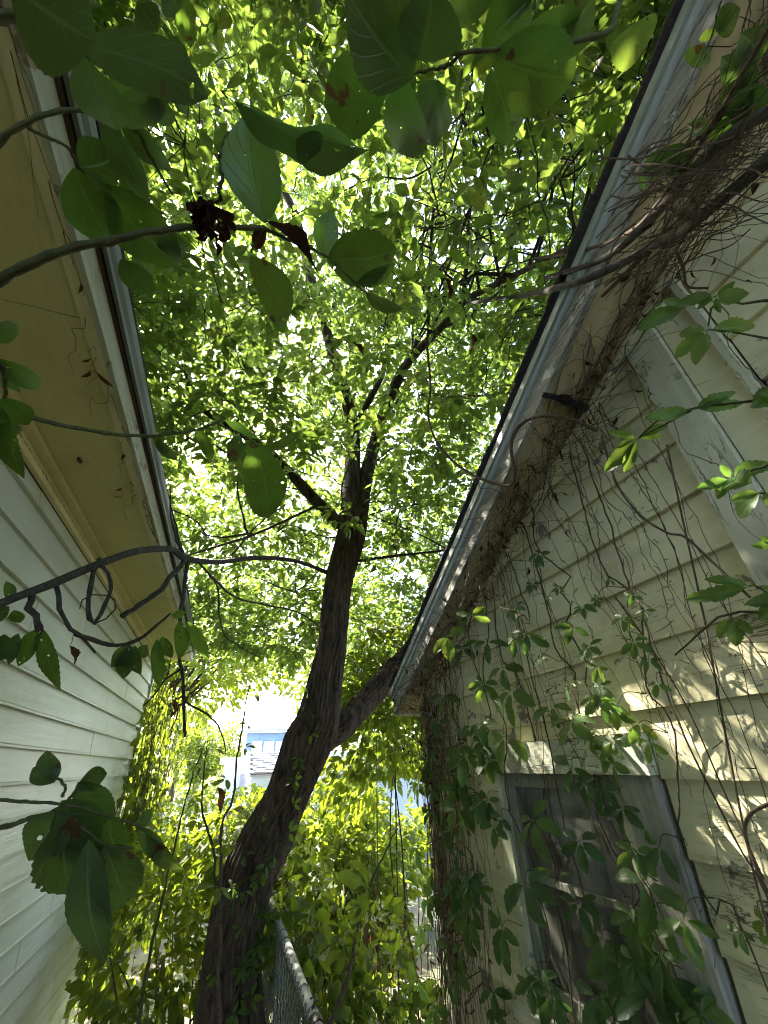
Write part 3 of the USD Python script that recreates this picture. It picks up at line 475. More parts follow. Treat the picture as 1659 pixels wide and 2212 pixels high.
limb([rw(PZ(1005, 648, Z(4.4)), .016), rw(PZ(1110, 640, Z(3.9)), .014), rw(PZ(1220, 620, Z(3.2)), .012), rw(PZ(1330, 560, Z(2.7)), .010), rw(PZ(1400, 540, Z(2.3)), .008)], 40, 8, 18, DARKGREY)
limb([rw(PY(820, 920, 3.82), .022), rw(PY(870, 850, 3.7), .02), rw(PY(930, 780, 3.6), .016), rw(PY(1010, 660, 3.5), .010)], 30, 8, 19)
limb([rw(PY(745, 1215, 3.7), .018), rw(PY(860, 1200, 3.6), .016), rw(PY(975, 1185, 3.5), .012), rw(PY(1050, 1150, 3.5), .006)], 30, 8, 20)
limb([rw(PY(690, 1090, 3.62), .014), rw(PY(560, 1150, 3.4), .012), rw(PY(470, 1180, 3.2), .010), rw(PY(405, 1200, 3.0), .007)], 30, 8, 21)
# the long low branch that reaches across to the left eave, with its hanging twigs
g = np.random.default_rng(23)
for k in range(16):
    a = smooth_path(np.array(limbs[3]), 60)[int(g.integers(26, 54)), :3]; e = PZ(g.uniform(880, 1330), g.uniform(40, 560), 2.05+g.uniform(3.6, 5.6)); m_ = (a+e)/2 + V(g.normal(0, .15), g.normal(0, .15), g.normal(.1, .15)); r = g.uniform(.013, .020)
    limb([rw(a, r), rw((a+m_)/2+g.normal(0, .05, 3), r*.9), rw(m_, r*.75), rw((m_+e)/2+g.normal(0, .06, 3), r*.5), rw(e, .003)], 34, 7, 30+k, TWIG)
low = [rw(PD(735, 1250, 4.35), .022), rw(PD(650, 1215, 3.7), .018), rw(PD(560, 1205, 3.2), .017), rw(PD(470, 1214, 2.8), .016), rw(PD(400, 1206, 2.5), .018), rw(PD(372, 1187, 2.35), .016), rw(PD(300, 1190, 2.1), .0145), rw(PD(205, 1222, 1.85), .0145), rw(PD(110, 1262, 1.65), .013), rw(PD(30, 1292, 1.5), .010), rw(PD(-60, 1330, 1.4), .012)]
put('low_branch', bark_tube(low, 110, 18, 22, .05, .16), DARKGREY, TREE, smooth=True)
tw = [([(402, 1207, 2.5), (372, 1245, 2.4), (350, 1272, 2.3), (300, 1310, 2.2), (264, 1331, 2.15)], .014, .011), ([(405, 1212, 2.5), (396, 1300, 2.5), (386, 1400, 2.5), (396, 1480, 2.5), (400, 1592, 2.5)], .012, .007),
      ([(208, 1218, 1.85), (195, 1290, 1.8), (196, 1335, 1.8), (204, 1347, 1.8), (235, 1300, 1.8), (240, 1250, 1.85), (212, 1205, 1.86)], .009, .006), ([(62, 1290, 1.58), (72, 1330, 1.55), (84, 1362, 1.55)], .010, .008),
      ([(122, 1270, 1.67), (138, 1335, 1.65), (165, 1370, 1.65), (206, 1410, 1.65)], .008, .004), ([(165, 1370, 1.65), (230, 1393, 1.75), (280, 1388, 1.8), (320, 1360, 1.85), (368, 1325, 1.9)], .007, .004),
      ([(400, 1210, 2.5), (372, 1140, 2.55), (368, 1050, 2.6)], .007, .004), ([(400, 1200, 2.5), (385, 1160, 2.5), (370, 1095, 2.5)], .007, .004), ([(392, 1445, 2.5), (360, 1470, 2.5), (310, 1525, 2.5)], .006, .003), ([(400, 1512, 2.5), (450, 1545, 2.6), (480, 1590, 2.65), (488, 1625, 2.65)], .006, .003),
      ([(205, 1347, 1.8), (240, 1330, 1.8), (243, 1295, 1.8), (185, 1283, 1.8), (172, 1315, 1.8)], .003, .002), ([(450, 1240, 2.7), (520, 1290, 3.0), (640, 1320, 3.3), (700, 1360, 3.5)], .008, .005), ([(430, 1215, 2.6), (470, 1270, 2.7), (485, 1370, 2.8), (560, 1420, 3.0)], .007, .003), ([(500, 1200, 2.9), (560, 1130, 3.0), (660, 1060, 3.3)], .007, .003)]
for k, (pp, a, b) in enumerate(tw): put('twig', stem([PD(*p) for p in pp], a, b, sides=7, wob=.012, seed=k), DARKGREY if k < 9 else TWIG, TREE, smooth=True)

# ---- crown: clumps on twigs that grow from the nearest limb
g = np.random.default_rng(21)
nodes = np.vstack([smooth_path(np.array(L), 24)[3:, :3] for L in limbs])
def roofs_clear(p):
    x, y, z = p[:, 0], p[:, 1], p[:, 2]
    left = (x < -.45) & (y < 6.3) & (z < 3.75 + (-.45-x)*.5)
    right = (x > .95) & (y < 3.3) & (z < 4.1 - .44*y)
    return ~(left | right)
N0 = 80000
c = np.stack([g.uniform(-3.0, 4.8, N0), g.uniform(-3.6, 7.4, N0), g.uniform(1.7, 10.8, N0)], 1)
sk = np.clip((c[:, 1]-3.2)/3.2, 0, 1)
low_z = 4.15 - 1.25*sk + .45*np.clip(.8-c[:, 1], 0, 1) + .7*(meshkit.noise(np.c_[c[:, :2]*.9, c[:, 0]*0], 4)-.5) - .9*((c[:, 0] > 1.2) & (c[:, 1] > 4.3))
low_z = np.where(c[:, 0] < 1.9, np.maximum(low_z, 1.75+1.12*(c[:, 1]-4.5)), low_z)
topz = low_z + 3.2 + 3.6*np.exp(-((c[:, 0]-.8)**2+(c[:, 1]-2.6)**2)/5.0) - .9*np.clip((c[:, 1]-3.6)/1.5, 0, 1) + .5*sk - .06*(c[:, 0]-1)**2
keep = roofs_clear(c) & (c[:, 2] > low_z) & (c[:, 2] < topz) & (meshkit.fbm(c*.9, 3, 9) > .40) & (np.linalg.norm(c-CAM, axis=1) > 1.35)
keep &= g.random(N0) < np.where(c[:, 1] > 5.6, .5, np.where(c[:, 1] < -1, .6, .9))
q = project(c); hole = ((np.hypot((q[:, 0]-490)/50, (q[:, 1]-1566)/42) < 1) | (np.hypot((q[:, 0]-612)/26, (q[:, 1]-1528)/32) < 1) | (np.hypot((q[:, 0]-590)/66, (q[:, 1]-1680)/52) < 1))
keep &= ~(hole & (c[:, 2] < 5))
lq = np.vstack([smooth_path(np.array(L), 60)[:, :3] for L in [limbs[2], limbs[3], limbs[4][:3]]] + [smooth_path(np.array(Ltr), 80)[:, :3]]); lp = project(lq); ld = np.linalg.norm(lq-CAM, axis=1); cd = np.linalg.norm(c-CAM, axis=1)
for k in np.nonzero(keep)[0]:
    rad = np.hypot(lp[:, 0]-q[k, 0], lp[:, 1]-q[k, 1])*cd[k]/FPX
    if ((rad < .31) & (cd[k] < ld+.25)).any() and g.random() < .84: keep[k] = False
# even cover: a clump is only added where the crown is still thin along that line of sight, and elsewhere at a steady rate
cover = {}
for k in g.permutation(np.nonzero(keep)[0]):
    if q[k, 2] < .1 or not (-150 < q[k, 0] < 1810 and -150 < q[k, 1] < 1900): keep[k] = g.random() < .30; continue
    rr = .42/cd[k]*FPX*cd[k]/max(q[k, 2], .3); cells = {(int((q[k, 0]+a*rr*.6)//60), int((q[k, 1]+b*rr*.6)//60)) for a in (-1, -.5, 0, .5, 1) for b in (-1, -.5, 0, .5, 1) if a*a+b*b < 1.3}
    if np.mean([cover.get(x, 0) for x in cells]) > (13 if q[k, 1] < 620 else 23): keep[k] = False; continue
    for x in cells: cover[x] = cover.get(x, 0)+1
c = c[keep]; print('crown clumps', len(c))
P, D, N, L, Wd, twigs = [], [], [], [], [], []
# each clump hangs on the nearest wood already there: limbs first, then the clumps joined so far
order = np.argsort(np.linalg.norm(nodes[None]-c[:, None], axis=2).min(1)); wood_p, wood_d = [n for n in nodes], [0]*len(nodes)
for k in order:
    cc = c[k]; W0 = np.array(wood_p); dv = cc-W0; dd = np.linalg.norm(dv, axis=1) + .9*np.clip(W0[:, 2]-cc[2]+.1, 0, 9) + .03*np.array(wood_d); i = int(np.argmin(dd)); b = W0[i]
    mid = (b+cc)/2 + g.normal(0, .10, 3)*min(1, np.linalg.norm(cc-b)) + V(0, 0, .04)
    r0 = max(.003, .010-.0022*wood_d[i]); twigs.append(stem([b, mid, cc], r0, max(.0032, r0*.7), n=8, sides=5, wob=.04, seed=int(k)))
    wood_p += [mid, cc]; wood_d += [wood_d[i]+1, wood_d[i]+1]
    ax = unit(cc-b+g.normal(0, .2, 3)); ns = int(g.integers(7, 13)); R = g.uniform(.28, .52)
    off = g.normal(0, 1, (ns, 3)); off = unit(off)*R*g.uniform(.25, 1, (ns, 1)); pos = cc + off*V(1, 1, .7)
    for o in pos[::2]: twigs.append(tube(np.array([cc, (cc+o)/2 + V(0, 0, .03), o]), V(.003, .002, .0012), 3, cap=False))
    s = sprays(pos, unit(off)+ax*.6, g, (.08, .165))
    for acc, x in zip((P, D, N, L, Wd), s): acc.append(x)
P, D, N, L, Wd = (np.concatenate(x) for x in (P, D, N, L, Wd)); print('crown leaves', len(P))
for k in range(70):
    b = nodes[int(g.integers(len(nodes)))]; d = unit(V(g.normal(0, 1), g.normal(-.5, .8), g.normal(.05, .45))); l = g.uniform(.8, 2.0); n = 7
    p = b + np.linspace(0, 1, n)[:, None]*d*l + np.cumsum(g.normal(0, .045, (n, 3)), 0) - V(0, 0, .18)*np.linspace(0, 1, n)[:, None]**2*l
    if (np.linalg.norm(p-CAM, axis=1) < 1.3).any() or not roofs_clear(p).all(): continue
    twigs.append(stem(p, .009, .0025, n=30, sides=6, seed=k))
    for i in range(2, n): twigs.append(stem([p[i], p[i]+unit(g.normal(0, 1, 3))*.18+d*.1, p[i]+unit(g.normal(0, 1, 3))*.2+d*.3], .004, .0015, n=6, sides=4))
put('twigs', merge(twigs), TWIG, TREE, kind='stuff')
foliage(TREE, P, D, N, L, Wd, LEAF, near=260, partmats=LEAF_NEAR)
# ---------------------------------------------------------------- shrubs and vine curtains beyond the trunk
def blob_leaves(g, n, fn, Lr, wid=(.55, .8), up=.55, out=None, droop=.5):
    """n leaves at points drawn by fn(g, n); they hang outwards and down, faces towards the light."""
    p = fn(g, n); c = p.mean(0); o = unit((p-c)*V(1, 1, .4)) + g.normal(0, .5, (len(p), 3)); o[:, 2] -= droop*g.random(len(p))+.1
    nn = unit(np.c_[g.normal(0, .55, (len(p), 2)), np.full(len(p), up)] + np.array([-.1, -.2, 0])); L = g.uniform(*Lr, len(p))
    return p, unit(o), nn, L, L*g.uniform(*wid, len(p))
def lumps(cs, rs):
    cs, rs = np.array(cs, float), np.array(rs, float)
    def fn(g, n):
        k = g.choice(len(cs), n, p=(rs**2/(rs**2).sum())); d = unit(g.normal(0, 1, (n, 3)))*(.55+.45*g.random((n, 1))**.5)
        p = cs[k] + d*rs[k, None]*V(1, 1, 1.0); p[:, 2] = np.abs(p[:, 2]-.02)+.02; return p
    return fn
def shrub(label, cs, rs, n, Lr, seed, m=SHRUB, near=0, wid=(.5, .75), name='shrub', cat='shrub', stems=10, cut=None):
    g = np.random.default_rng(seed); T = thing(name, label, cat); P, D, N, L, W_ = blob_leaves(g, n, lumps(cs, rs), Lr, wid)
    if cut is not None: k = cut(P); P, D, N, L, W_ = P[k], D[k], N[k], L[k], W_[k]
    st = []
    for k in range(stems):
        i = int(g.integers(len(cs))); c = np.array(cs[i]); base = V(c[0]+g.normal(0, .15), c[1]+g.normal(0, .15), 0); st.append(stem([base, (base+c)/2+g.normal(0, .08, 3), c+unit(g.normal(0, 1, 3))*rs[i]*.8], .010, .003, n=10, sides=5, seed=k))
    put('stems', merge(st), TWIG, T, kind='stuff'); foliage(T, P, D, N, L, W_, m, near=near, name='foliage', partmats=[m]); return T
shrub('broad leaved bush filling the gap left of the trunk, under the white house corner', [(-.45, 4.9, .9), (-.2, 5.2, 1.25), (-.55, 5.6, 1.35), (.05, 4.7, .7), (-.3, 4.4, .45)], [.36, .38, .38, .36, .36], 1500, (.07, .13), 31, near=30)
shrub('dark leaved bush crowding the back of the trunk at eye level', [(.25, 5.0, 1.45), (.5, 5.4, 1.5), (.1, 5.4, 1.25)], [.35, .36, .4], 1500, (.07, .12), 32, near=20)
shrub('sunlit lime green bush between the trunk and the cream house corner', [(.95, 4.8, .9), (1.25, 5.2, 1.15), (.75, 5.3, 1.1), (1.5, 5.0, .8), (1.1, 5.6, 1.25), (1.6, 5.8, 1.3)], [.42, .42, .42, .4, .4, .45], 3600, (.07, .13), 33, near=40, wid=(.6, .9))
shrub('low sunlit weeds at the foot of the fence on the far side', [(.8, 3.9, .35), (1.15, 4.1, .4), (.95, 4.4, .3), (1.2, 3.5, .3), (1.25, 3.25, .7), (1.1, 3.6, .95)], [.4, .4, .4, .35, .25, .3], 2800, (.05, .10), 34, near=10)
shrub('pale far bush in full sun in front of the shingled outbuilding', [(-1.2, 9.5, .9), (-.3, 10, 1.1), (.6, 10, 1.05), (1.6, 9.8, 1.15), (2.6, 9.5, 1.2), (-2.2, 9.6, 1.1), (-.5, 7.6, .7), (.2, 7.9, .9), (-1.1, 7.8, .9)], [.7, .7, .7, .7, .7, .8, .45, .5, .5], 8500, (.08, .15), 35, stems=14)
shrub('pale yellow green bush hiding the foot of the railed porch', [(1.7, 7.4, .75), (2.3, 7.6, .85), (3.0, 7.4, .9), (1.2, 7.2, .6)], [.55, .5, .55, .5], 3000, (.08, .14), 36, stems=10)
shrub('leafy bough of lime green leaves drooping behind the tip of the rake', [(1.4, 4.5, 2.25), (1.75, 4.9, 2.75), (2.2, 5.4, 2.3), (1.35, 5.2, 1.8), (1.6, 4.3, 3.0), (1.15, 4.9, 2.6), (2.6, 5.6, 2.9)], [.38, .42, .45, .36, .4, .3, .45], 2600, (.08, .13), 37, near=40, name='leafy_bough', cat='bough', stems=7)
shrub('yellow green creeper sprawling over the fence rail beside the trunk', [(.55, 3.3, 1.2), (.6, 3.7, 1.35), (.75, 3.55, .9), (.62, 4.1, 1.2)], [.2, .26, .3, .3], 700, (.07, .11), 38, near=40, wid=(.65, .9), stems=5, name='fence_creeper', cat='climbing plant')
def far_tree(label, base, h, r, seed, n=2600):
    g = np.random.default_rng(seed); T = thing('round_tree', label, 'tree'); b = np.array(base, float)
    put('trunk', tube(smooth_path([b, b+V(.1, 0, h*.4), b+V(0, .1, h*.9)], 12), np.linspace(.22, .05, 12), 8), BARK, T, smooth=True)
    cs = [b+V(*(unit(g.normal(0, 1, 3))*V(r*.6, r*.6, h*.28)))+V(0, 0, h*.68) for _ in range(14)]; P, D, N, L, W_ = blob_leaves(g, n, lumps(cs, [r*.42]*14), (.16, .32), (.5, .8)); foliage(T, P, D, N, L, W_, SHRUB, name='crown')
far_tree('small distant round tree above the low white garage roof', PY(430, 1640, 34)*V(1, 1, 0), 4.3, 1.7, 41); far_tree('taller hazy distant tree left of the bright patch of sky', PY(385, 1640, 40)*V(1, 1, 0), 6.6, 2.6, 42, 3600); far_tree('distant tree to the right of the far garage, under the bright sky gap', PY(512, 1640, 46)*V(1, 1, 0), 5.4, 3.0, 43, 3800)
for lab, b, h, r, sd in (('tall tree beyond the yard, its crown behind the left limb of the boxelder', (-2.1, 14.5, 0), 8.2, 2.8, 44), ('tall tree beyond the yard, its crown showing right of the trunk fork', (4.2, 14, 0), 7.6, 3.0, 45), ('bushy tree behind the white house corner, past the creeper curtain', (-3.8, 13, 0), 6.4, 2.6, 46)):
    g = np.random.default_rng(sd); T = thing('yard_tree', lab, 'tree'); b = np.array(b, float)
    put('trunk', tube(smooth_path([b, b+V(.1, 0, h*.4), b+V(0, .1, h*.85)], 12), np.linspace(.16, .04, 12), 8), BARK, T, smooth=True)
    cs = [b+V(*(unit(g.normal(0, 1, 3))*g.random()**.4*V(r*.85, r*.85, h*.30)))+V(1.3 if sd == 44 else 0, 0, h*.66) for _ in range(26)]; P, D, N, L, W_ = blob_leaves(g, 7000, lumps(cs, [r*.30]*26), (.12, .22), (.5, .75))
    q = project(P); k = ~((np.hypot((q[:, 0]-490)/46, (q[:, 1]-1566)/38) < 1) | (np.hypot((q[:, 0]-612)/24, (q[:, 1]-1528)/28) < 1)) ; P, D, N, L, W_ = P[k], D[k], N[k], L[k], W_[k]
    put('limbs', merge([stem([b+V(0, 0, h*.35), (b+c_)/2+V(0, 0, h*.25), c_], .05, .012, n=10, sides=5, seed=i) for i, c_ in enumerate(cs)]), TWIG, T, kind='stuff'); foliage(T, P, D, N, L, W_, SHRUB, name='crown')
g = np.random.default_rng(50)
P, D, N, L, W_ = blob_leaves(g, 9000, lumps([(x, 52+3*math.sin(x), 1.2+.5*math.sin(x*.7)) for x in np.linspace(-40, 45, 30)], [2.6]*30), (.3, .55))
v, f, u = many_leaves(P, D, N, L, W_); put('tree_belt', (v.reshape(-1, 3), f), SHRUB, uv=u, kind='stuff', label='far off belt of trees along the horizon', cat='wood')

# hanging creeper curtain on the far corner of the white house
g = np.random.default_rng(61); T = thing('creeper_curtain', 'curtain of yellow green creeper hanging over the far corner of the white house', 'climbing plant')
st, P, D, N, L, W_ = [], [], [], [], [], []
for k in range(52):
    x, y = g.uniform(-.98, -.50), g.uniform(5.5, 6.3)
    if k > 38: x, y = g.uniform(-1.3, -.7), g.uniform(6.3, 6.9)
    zt, zb = g.uniform(2.2, 3.3), g.uniform(.2, .9); n = int((zt-zb)/.2)+3
    p = np.c_[x+np.cumsum(g.normal(0, .022, n)), y+np.cumsum(g.normal(0, .022, n)), np.linspace(zt, zb, n)]; st.append(stem(p, .004, .002, n=n*2, sides=4, seed=k))
    for q in p[1:]:
        for _ in range(int(g.integers(1, 5))):
            P.append(q+g.normal(0, .05, 3)); D.append(unit(V(g.normal(0, .6), g.normal(-.2, .6), -.7))); N.append(unit(V(g.normal(.3, .5), g.normal(-.6, .4), .6))); l = g.uniform(.06, .12); L.append(l); W_.append(l*g.uniform(.55, .8))
put('stems', merge(st), REDSTEM, T, kind='stuff'); foliage(T, *(np.array(a) for a in (P, D, N, L, W_)), SHRUB2, near=60, name='foliage', partmats=[SHRUB2])
# dry hanging stems against the light, right of the fence
g = np.random.default_rng(62); T = thing('dry_stems', 'thicket of thin dry stems hanging in the sun right of the fence rail', 'dry stems'); st, fl = [], []
for k in range(120):
    x, y = g.uniform(.55, 1.5), g.uniform(3.3, 4.9); z1 = g.uniform(.7, 1.35); n = 7
    p = np.c_[x+np.cumsum(g.normal(0, .025, n)), y+np.cumsum(g.normal(0, .025, n)), np.linspace(z1, z1-g.uniform(.4, 1.0), n)]; st.append(stem(p, .0035, .0015, n=12, sides=4, seed=k))
    for q in p[::2]: fl.append(leaf_mesh(q, q+V(g.normal(0, .02), g.normal(0, .02), -g.uniform(.03, .07)), g.uniform(.008, .025), g.normal(0, 1, 3), rows=4, cols=1, seed=int(g.integers(1e9)), fold=.5))
put('stems', merge(st), REDSTEM, T, kind='stuff'); v, f, u = merge_uv(fl); put('withered_leaves', (v, f), DRY, T, uv=u, kind='stuff'); tag(T, kind='stuff')
# thin upright saplings left of the trunk
for k, (pp, lab) in enumerate([([(470, 2260, 2.9), (476, 2000, 2.95), (474, 1790, 3.0), (500, 1720, 3.05), (512, 1620, 3.1), (540, 1480, 3.2)], 'tall thin bare sapling standing just in front of the trunk'), ([(472, 2000, 3.6), (465, 1850, 3.6), (440, 1750, 3.65), (448, 1600, 3.7)], 'thin green stemmed sapling left of the trunk, forked at eye level'), ([(300, 2230, 3.6), (330, 2050, 3.7), (400, 1760, 3.9), (445, 1600, 4.0)], 'slanting thin green cane nearer the white wall'), ([(705, 2230, 3.0), (760, 2060, 3.1), (800, 1920, 3.2), (860, 1790, 3.3)], 'slanting cane with a big lime leaf right of the fence rail')]):
    T = thing('sapling', lab, 'sapling'); pts = [PD(*p) for p in pp]; put('stem', stem(pts, .010, .004, n=40, sides=7, wob=.02, seed=k), DRYSTEM if k in (0, 3) else GREENSTEM, T, smooth=True)
    g = np.random.default_rng(70+k); path = smooth_path(pts, 30)
    for i in range(10, 30, 3):
        a = V(g.normal(0, 1), g.normal(-.3, .6), -.2); v, f, u = palmate(path[i]+unit(a)*.05, a, V(g.normal(0, .4), -.5, 1), g.uniform(.07, .11), n=3, seed=i+k*50)
        put('leaf', (v, f), SHRUB, T, uv=u, smooth=True)
    if k == 3:
        v, f, u = palmate(PD(800, 1920, 3.18), PD(740, 1900, 3.1)-PD(800, 1920, 3.18), V(.1, -.8, .6), .22, n=4, seed=3, teeth=7); put('leaf', (v, f), SHRUB, T, uv=u, smooth=True, label='large lobed lime green leaf')

# ---------------------------------------------------------------- chain link fence
F = thing('chain_link_fence', 'galvanised chain link fence with round top rail beside the trunk', 'fence')
FX, FZ = .440, 1.275
put('top_rail', tube(np.array([(FX, y, FZ) for y in (1.85, 2.06, 2.5, 3.3, 5, 7.5)]), .0215, 20), PIPE, F, smooth=True)
put('rail_collar', tube(np.array([(FX, 2.07, FZ), (FX, 2.125, FZ)]), .0255, 20), BLACK, F, smooth=True); put('post', tube(np.array([(FX, 1.86, -.1), (FX, 1.86, FZ+.06)]), .030, 20), PIPE, F, smooth=True)
for y in (7.4,): put('post', tube(np.array([(FX-.03, y, -.1), (FX-.03, y, FZ+.03)]), .028, 16), PIPE, F, smooth=True)
for y in (2.17, 2.36, 2.92, 3.05): put('tie_wire', tube(np.array([(FX+.0235*math.cos(a), y+.006*a/6, FZ+.0235*math.sin(a)) for a in np.linspace(0, 6.6, 20)]), .0022, 5), WIRE, F)
put('tie_knot', merge([tube(np.array([(FX-.01, 2.14, FZ+.024), (FX, 2.15, FZ+.045), (FX+.02, 2.17, FZ+.035)]), .003, 5), tube(np.array([(FX, 2.15, FZ+.024), (FX+.005, 2.16, FZ+.05), (FX-.01, 2.18, FZ+.04)]), .003, 5)]), BLACK, F)
ws, px_, H = [], FX-.026, FZ-.012
for sgn in (1, -1):
    for y in np.arange(2.05-1.25, 7.5, .062):
        a, b = (y, 0.02), (y+1.25, H+.018)
        if sgn < 0: a, b = (y+1.25, .02), (y, H+.018)
        t0 = np.clip((2.05-a[0])/(b[0]-a[0]), 0, 1) if b[0] > a[0] else 0; t1 = np.clip((2.05-a[0])/(b[0]-a[0]), 0, 1) if b[0] < a[0] else 1
        if b[0] > a[0] and b[0] < 2.06 or b[0] < a[0] and a[0] < 2.06: continue
        pa, pb = [(px_+.003*sgn, a[0]+(b[0]-a[0])*t, a[1]+(b[1]-a[1])*t) for t in (t0, t1)]
        if abs(t1-t0) > .03: ws.append(tube(np.array([pa, pb]), .0019, 4, cap=False))
for y in np.arange(2.06, 7.4, .062): ws.append(tube(np.array([(px_, y, H+.018), (px_+.004, y+.006, H+.04), (px_-.002, y+.016, H+.034)]), .0022, 4))
put('chain_mesh', merge(ws), WIRE, F, kind='stuff')
# creeper on the trunk
T = thing('trunk_creeper', 'thin pale creeper stems with small leaves climbing the dark trunk', 'climbing plant'); g = np.random.default_rng(81)
def trunk_pt(px, py, lift=.0):
    rows = np.array(Ltr); q = project(rows[:, :3]); k = np.interp(-py, -q[:, 1], np.arange(len(q))); i = int(min(k, len(q)-2)); t = k-i; c = rows[i]*(1-t)+rows[i+1]*t; d = ray(px, py); m = (c[:3]-CAM) @ d; cl = CAM+d*m; off = np.linalg.norm(cl-c[:3]); return CAM + d*(m-math.sqrt(max(c[3]**2-off**2, 0))-.02-lift)
vines = [[(545, 2230), (530, 2120), (548, 1990), (560, 1900), (575, 1830), (560, 1780)], [(505, 2230), (515, 2060), (530, 1960), (520, 1850)], [(470, 1960), (520, 1905), (575, 1880), (600, 1840)], [(430, 2110), (480, 2095), (540, 2075)], [(640, 1720), (650, 1640), (665, 1570), (668, 1500)], [(590, 1900), (625, 1760), (640, 1640)], [(500, 2180), (545, 2040), (580, 1960)]]
for k, vv in enumerate(vines):
    pts = smooth_path([trunk_pt(*p) for p in vv], 24); put('stem', stem(pts, .0045, .0022, n=30, sides=5, wob=.02, seed=k), DRYSTEM if k % 2 else GREENSTEM, T)
    for i in range(3, 24, 5):
        a = V(g.normal(0, 1), -.5, g.normal(-.1, .6)); v, f, u = palmate(pts[i]+unit(a)*.03, a, V(g.normal(0, .4), -1, .7), g.uniform(.05, .09), n=3, seed=k*40+i, teeth=3); put('leaf', (v, f), CREEP[3], T, uv=u, smooth=True)
put('leaf', *[(lambda m: (m[0], m[1]))(leaf_mesh(trunk_pt(527, 2080, .05), trunk_pt(566, 2062, .05), .055, V(0, -.6, 1), teeth=4))], CREEP[1], T, smooth=True, label='pale bluish leaf reflecting the sky', uv=leaf_mesh(trunk_pt(527, 2080, .05), trunk_pt(566, 2062, .05), .055, V(0, -.6, 1), teeth=4)[2])

# ---------------------------------------------------------------- creeper on the cream gable
WX = 1.262
leafs = [(1165, 1195, 42), (1150, 1262, 28), (1112, 1312, 44), (1186, 1288, 30), (1205, 1268, 26), (1258, 1312, 38), (1290, 1292, 28), (1318, 1252, 24), (1392, 1318, 32), (1112, 1378, 46), (1052, 1385, 66), (1085, 1440, 66), (1102, 1490, 84), (1238, 1352, 50), (1272, 1395, 52), (1292, 1440, 40), (1368, 1282, 34), (1345, 1335, 40),
  (1368, 1385, 50), (1402, 1425, 40), (1420, 1475, 40), (1294, 1482, 56), (1190, 1525, 66), (1232, 1555, 80), (1335, 1520, 66), (1382, 1560, 62), (1276, 1588, 50), (1322, 1602, 54), (1092, 1590, 92), (1040, 1560, 60), (1322, 1645, 64), (1235, 1655, 66), (1402, 1602, 54), (985, 1700, 66), (1300, 1702, 66), (1342, 1742, 70), (1262, 1690, 56), (1150, 1770, 90), (1252, 1815, 74), (1425, 1825, 92), (1372, 1838, 66),
  (1135, 1905, 98), (1392, 1905, 106), (1372, 2005, 96), (1300, 2025, 108), (1425, 2065, 110), (1476, 1985, 90), (1165, 2112, 72), (1192, 2150, 78), (1402, 2150, 116), (1482, 2155, 110), (1290, 2150, 96), (1512, 2190, 90), (1330, 2195, 90), (968, 1790, 60), (985, 1880, 56), (1020, 1950, 60), (940, 1610, 62), (905, 1690, 56), (1000, 2040, 56), (1045, 1475, 56), (1055, 1640, 60), (1650, 1990, 60), (1600, 2010, 50), (1365, 1975, 80), (1450, 2110, 90), (1250, 1950, 70), (1230, 1480, 44), (1170, 1420, 40), (1010, 1330, 52), (1000, 1400, 60), (960, 1500, 50)]
g = np.random.default_rng(90); leafs = list(leafs)
for k in range(22):
    i = int(g.integers(len(leafs))); px, py, sz = leafs[i]
    if py > 1450: leafs.append((px+g.normal(0, 45), py+g.normal(15, 55), sz*g.uniform(.6, .95)))
for k in range(34): leafs.append((g.uniform(890, 1080), g.uniform(1540, 2200), g.uniform(40, 66)))
groups = {}
for px, py, s in leafs:
    y = PX(px, py, WX)[1]; groups.setdefault(min(13, int(y/.17)), []).append((px, py, s))
places = ['by the gable trim board', 'between the trim board and the window head, near its right end', 'above the right jamb of the window', 'over the right jamb of the window', 'just left of the right window jamb', 'over the right half of the window panes', 'over the middle of the window panes', 'over the left half of the window panes', 'beside the left jamb of the window', 'between the window and the house corner', 'under the lower end of the soffit', 'close to the cream corner board', 'on the cream corner board', 'hanging off the far corner of the cream house']
g = np.random.default_rng(91)
for gi in sorted(groups):
    ls = sorted(groups[gi], key=lambda l: l[1]); T = thing('creeper_vine', f'green five leaved creeper strand hanging {places[gi]}', 'creeper')
    pts = [PX(px, py, WX-.03) for px, py, s in ls]; y0 = pts[0][1]; top = V(1.27, y0, min(zs(y0)-.06, pts[0][2]+.7)); bot = pts[-1]+V(0.02, 0, -.5)
    main = smooth_path(np.array([top]+[V(1.275+g.normal(0, .008), y0+(p[1]-y0)*.55+g.normal(0, .02), p[2]+.05) for p in pts]+[bot*V(0, 1, 1)+V(1.27, 0, 0)]), 50)
    put('stem', stem(main, .0035, .002, n=60, sides=5, wob=.03, seed=gi), DRYSTEM, T)
    for px, py, s in ls:
        c = PX(px, py, WX-g.uniform(.02, .09)); size = s/FPX*((c-CAM) @ ROT[:, 2])*.82; k = np.argmin(np.linalg.norm(main-c, axis=1)); d = c-main[k]
        axis = V(-.35, g.normal(0, .45), -.75)
        put('petiole', stem([main[k], (main[k]+c)/2+V(-.02, 0, .02), c], .0016, .0011, n=8, sides=4), GREENSTEM, T)
        v, f, u = palmate(c, axis, V(-.75, -.45+g.normal(0, .3), .55+g.normal(0, .25)), size, n=5 if g.random() < .7 else 3, seed=int(g.integers(1e9))); put('leaf', (v, f), CREEP[int(g.integers(3))], T, uv=u, smooth=True)
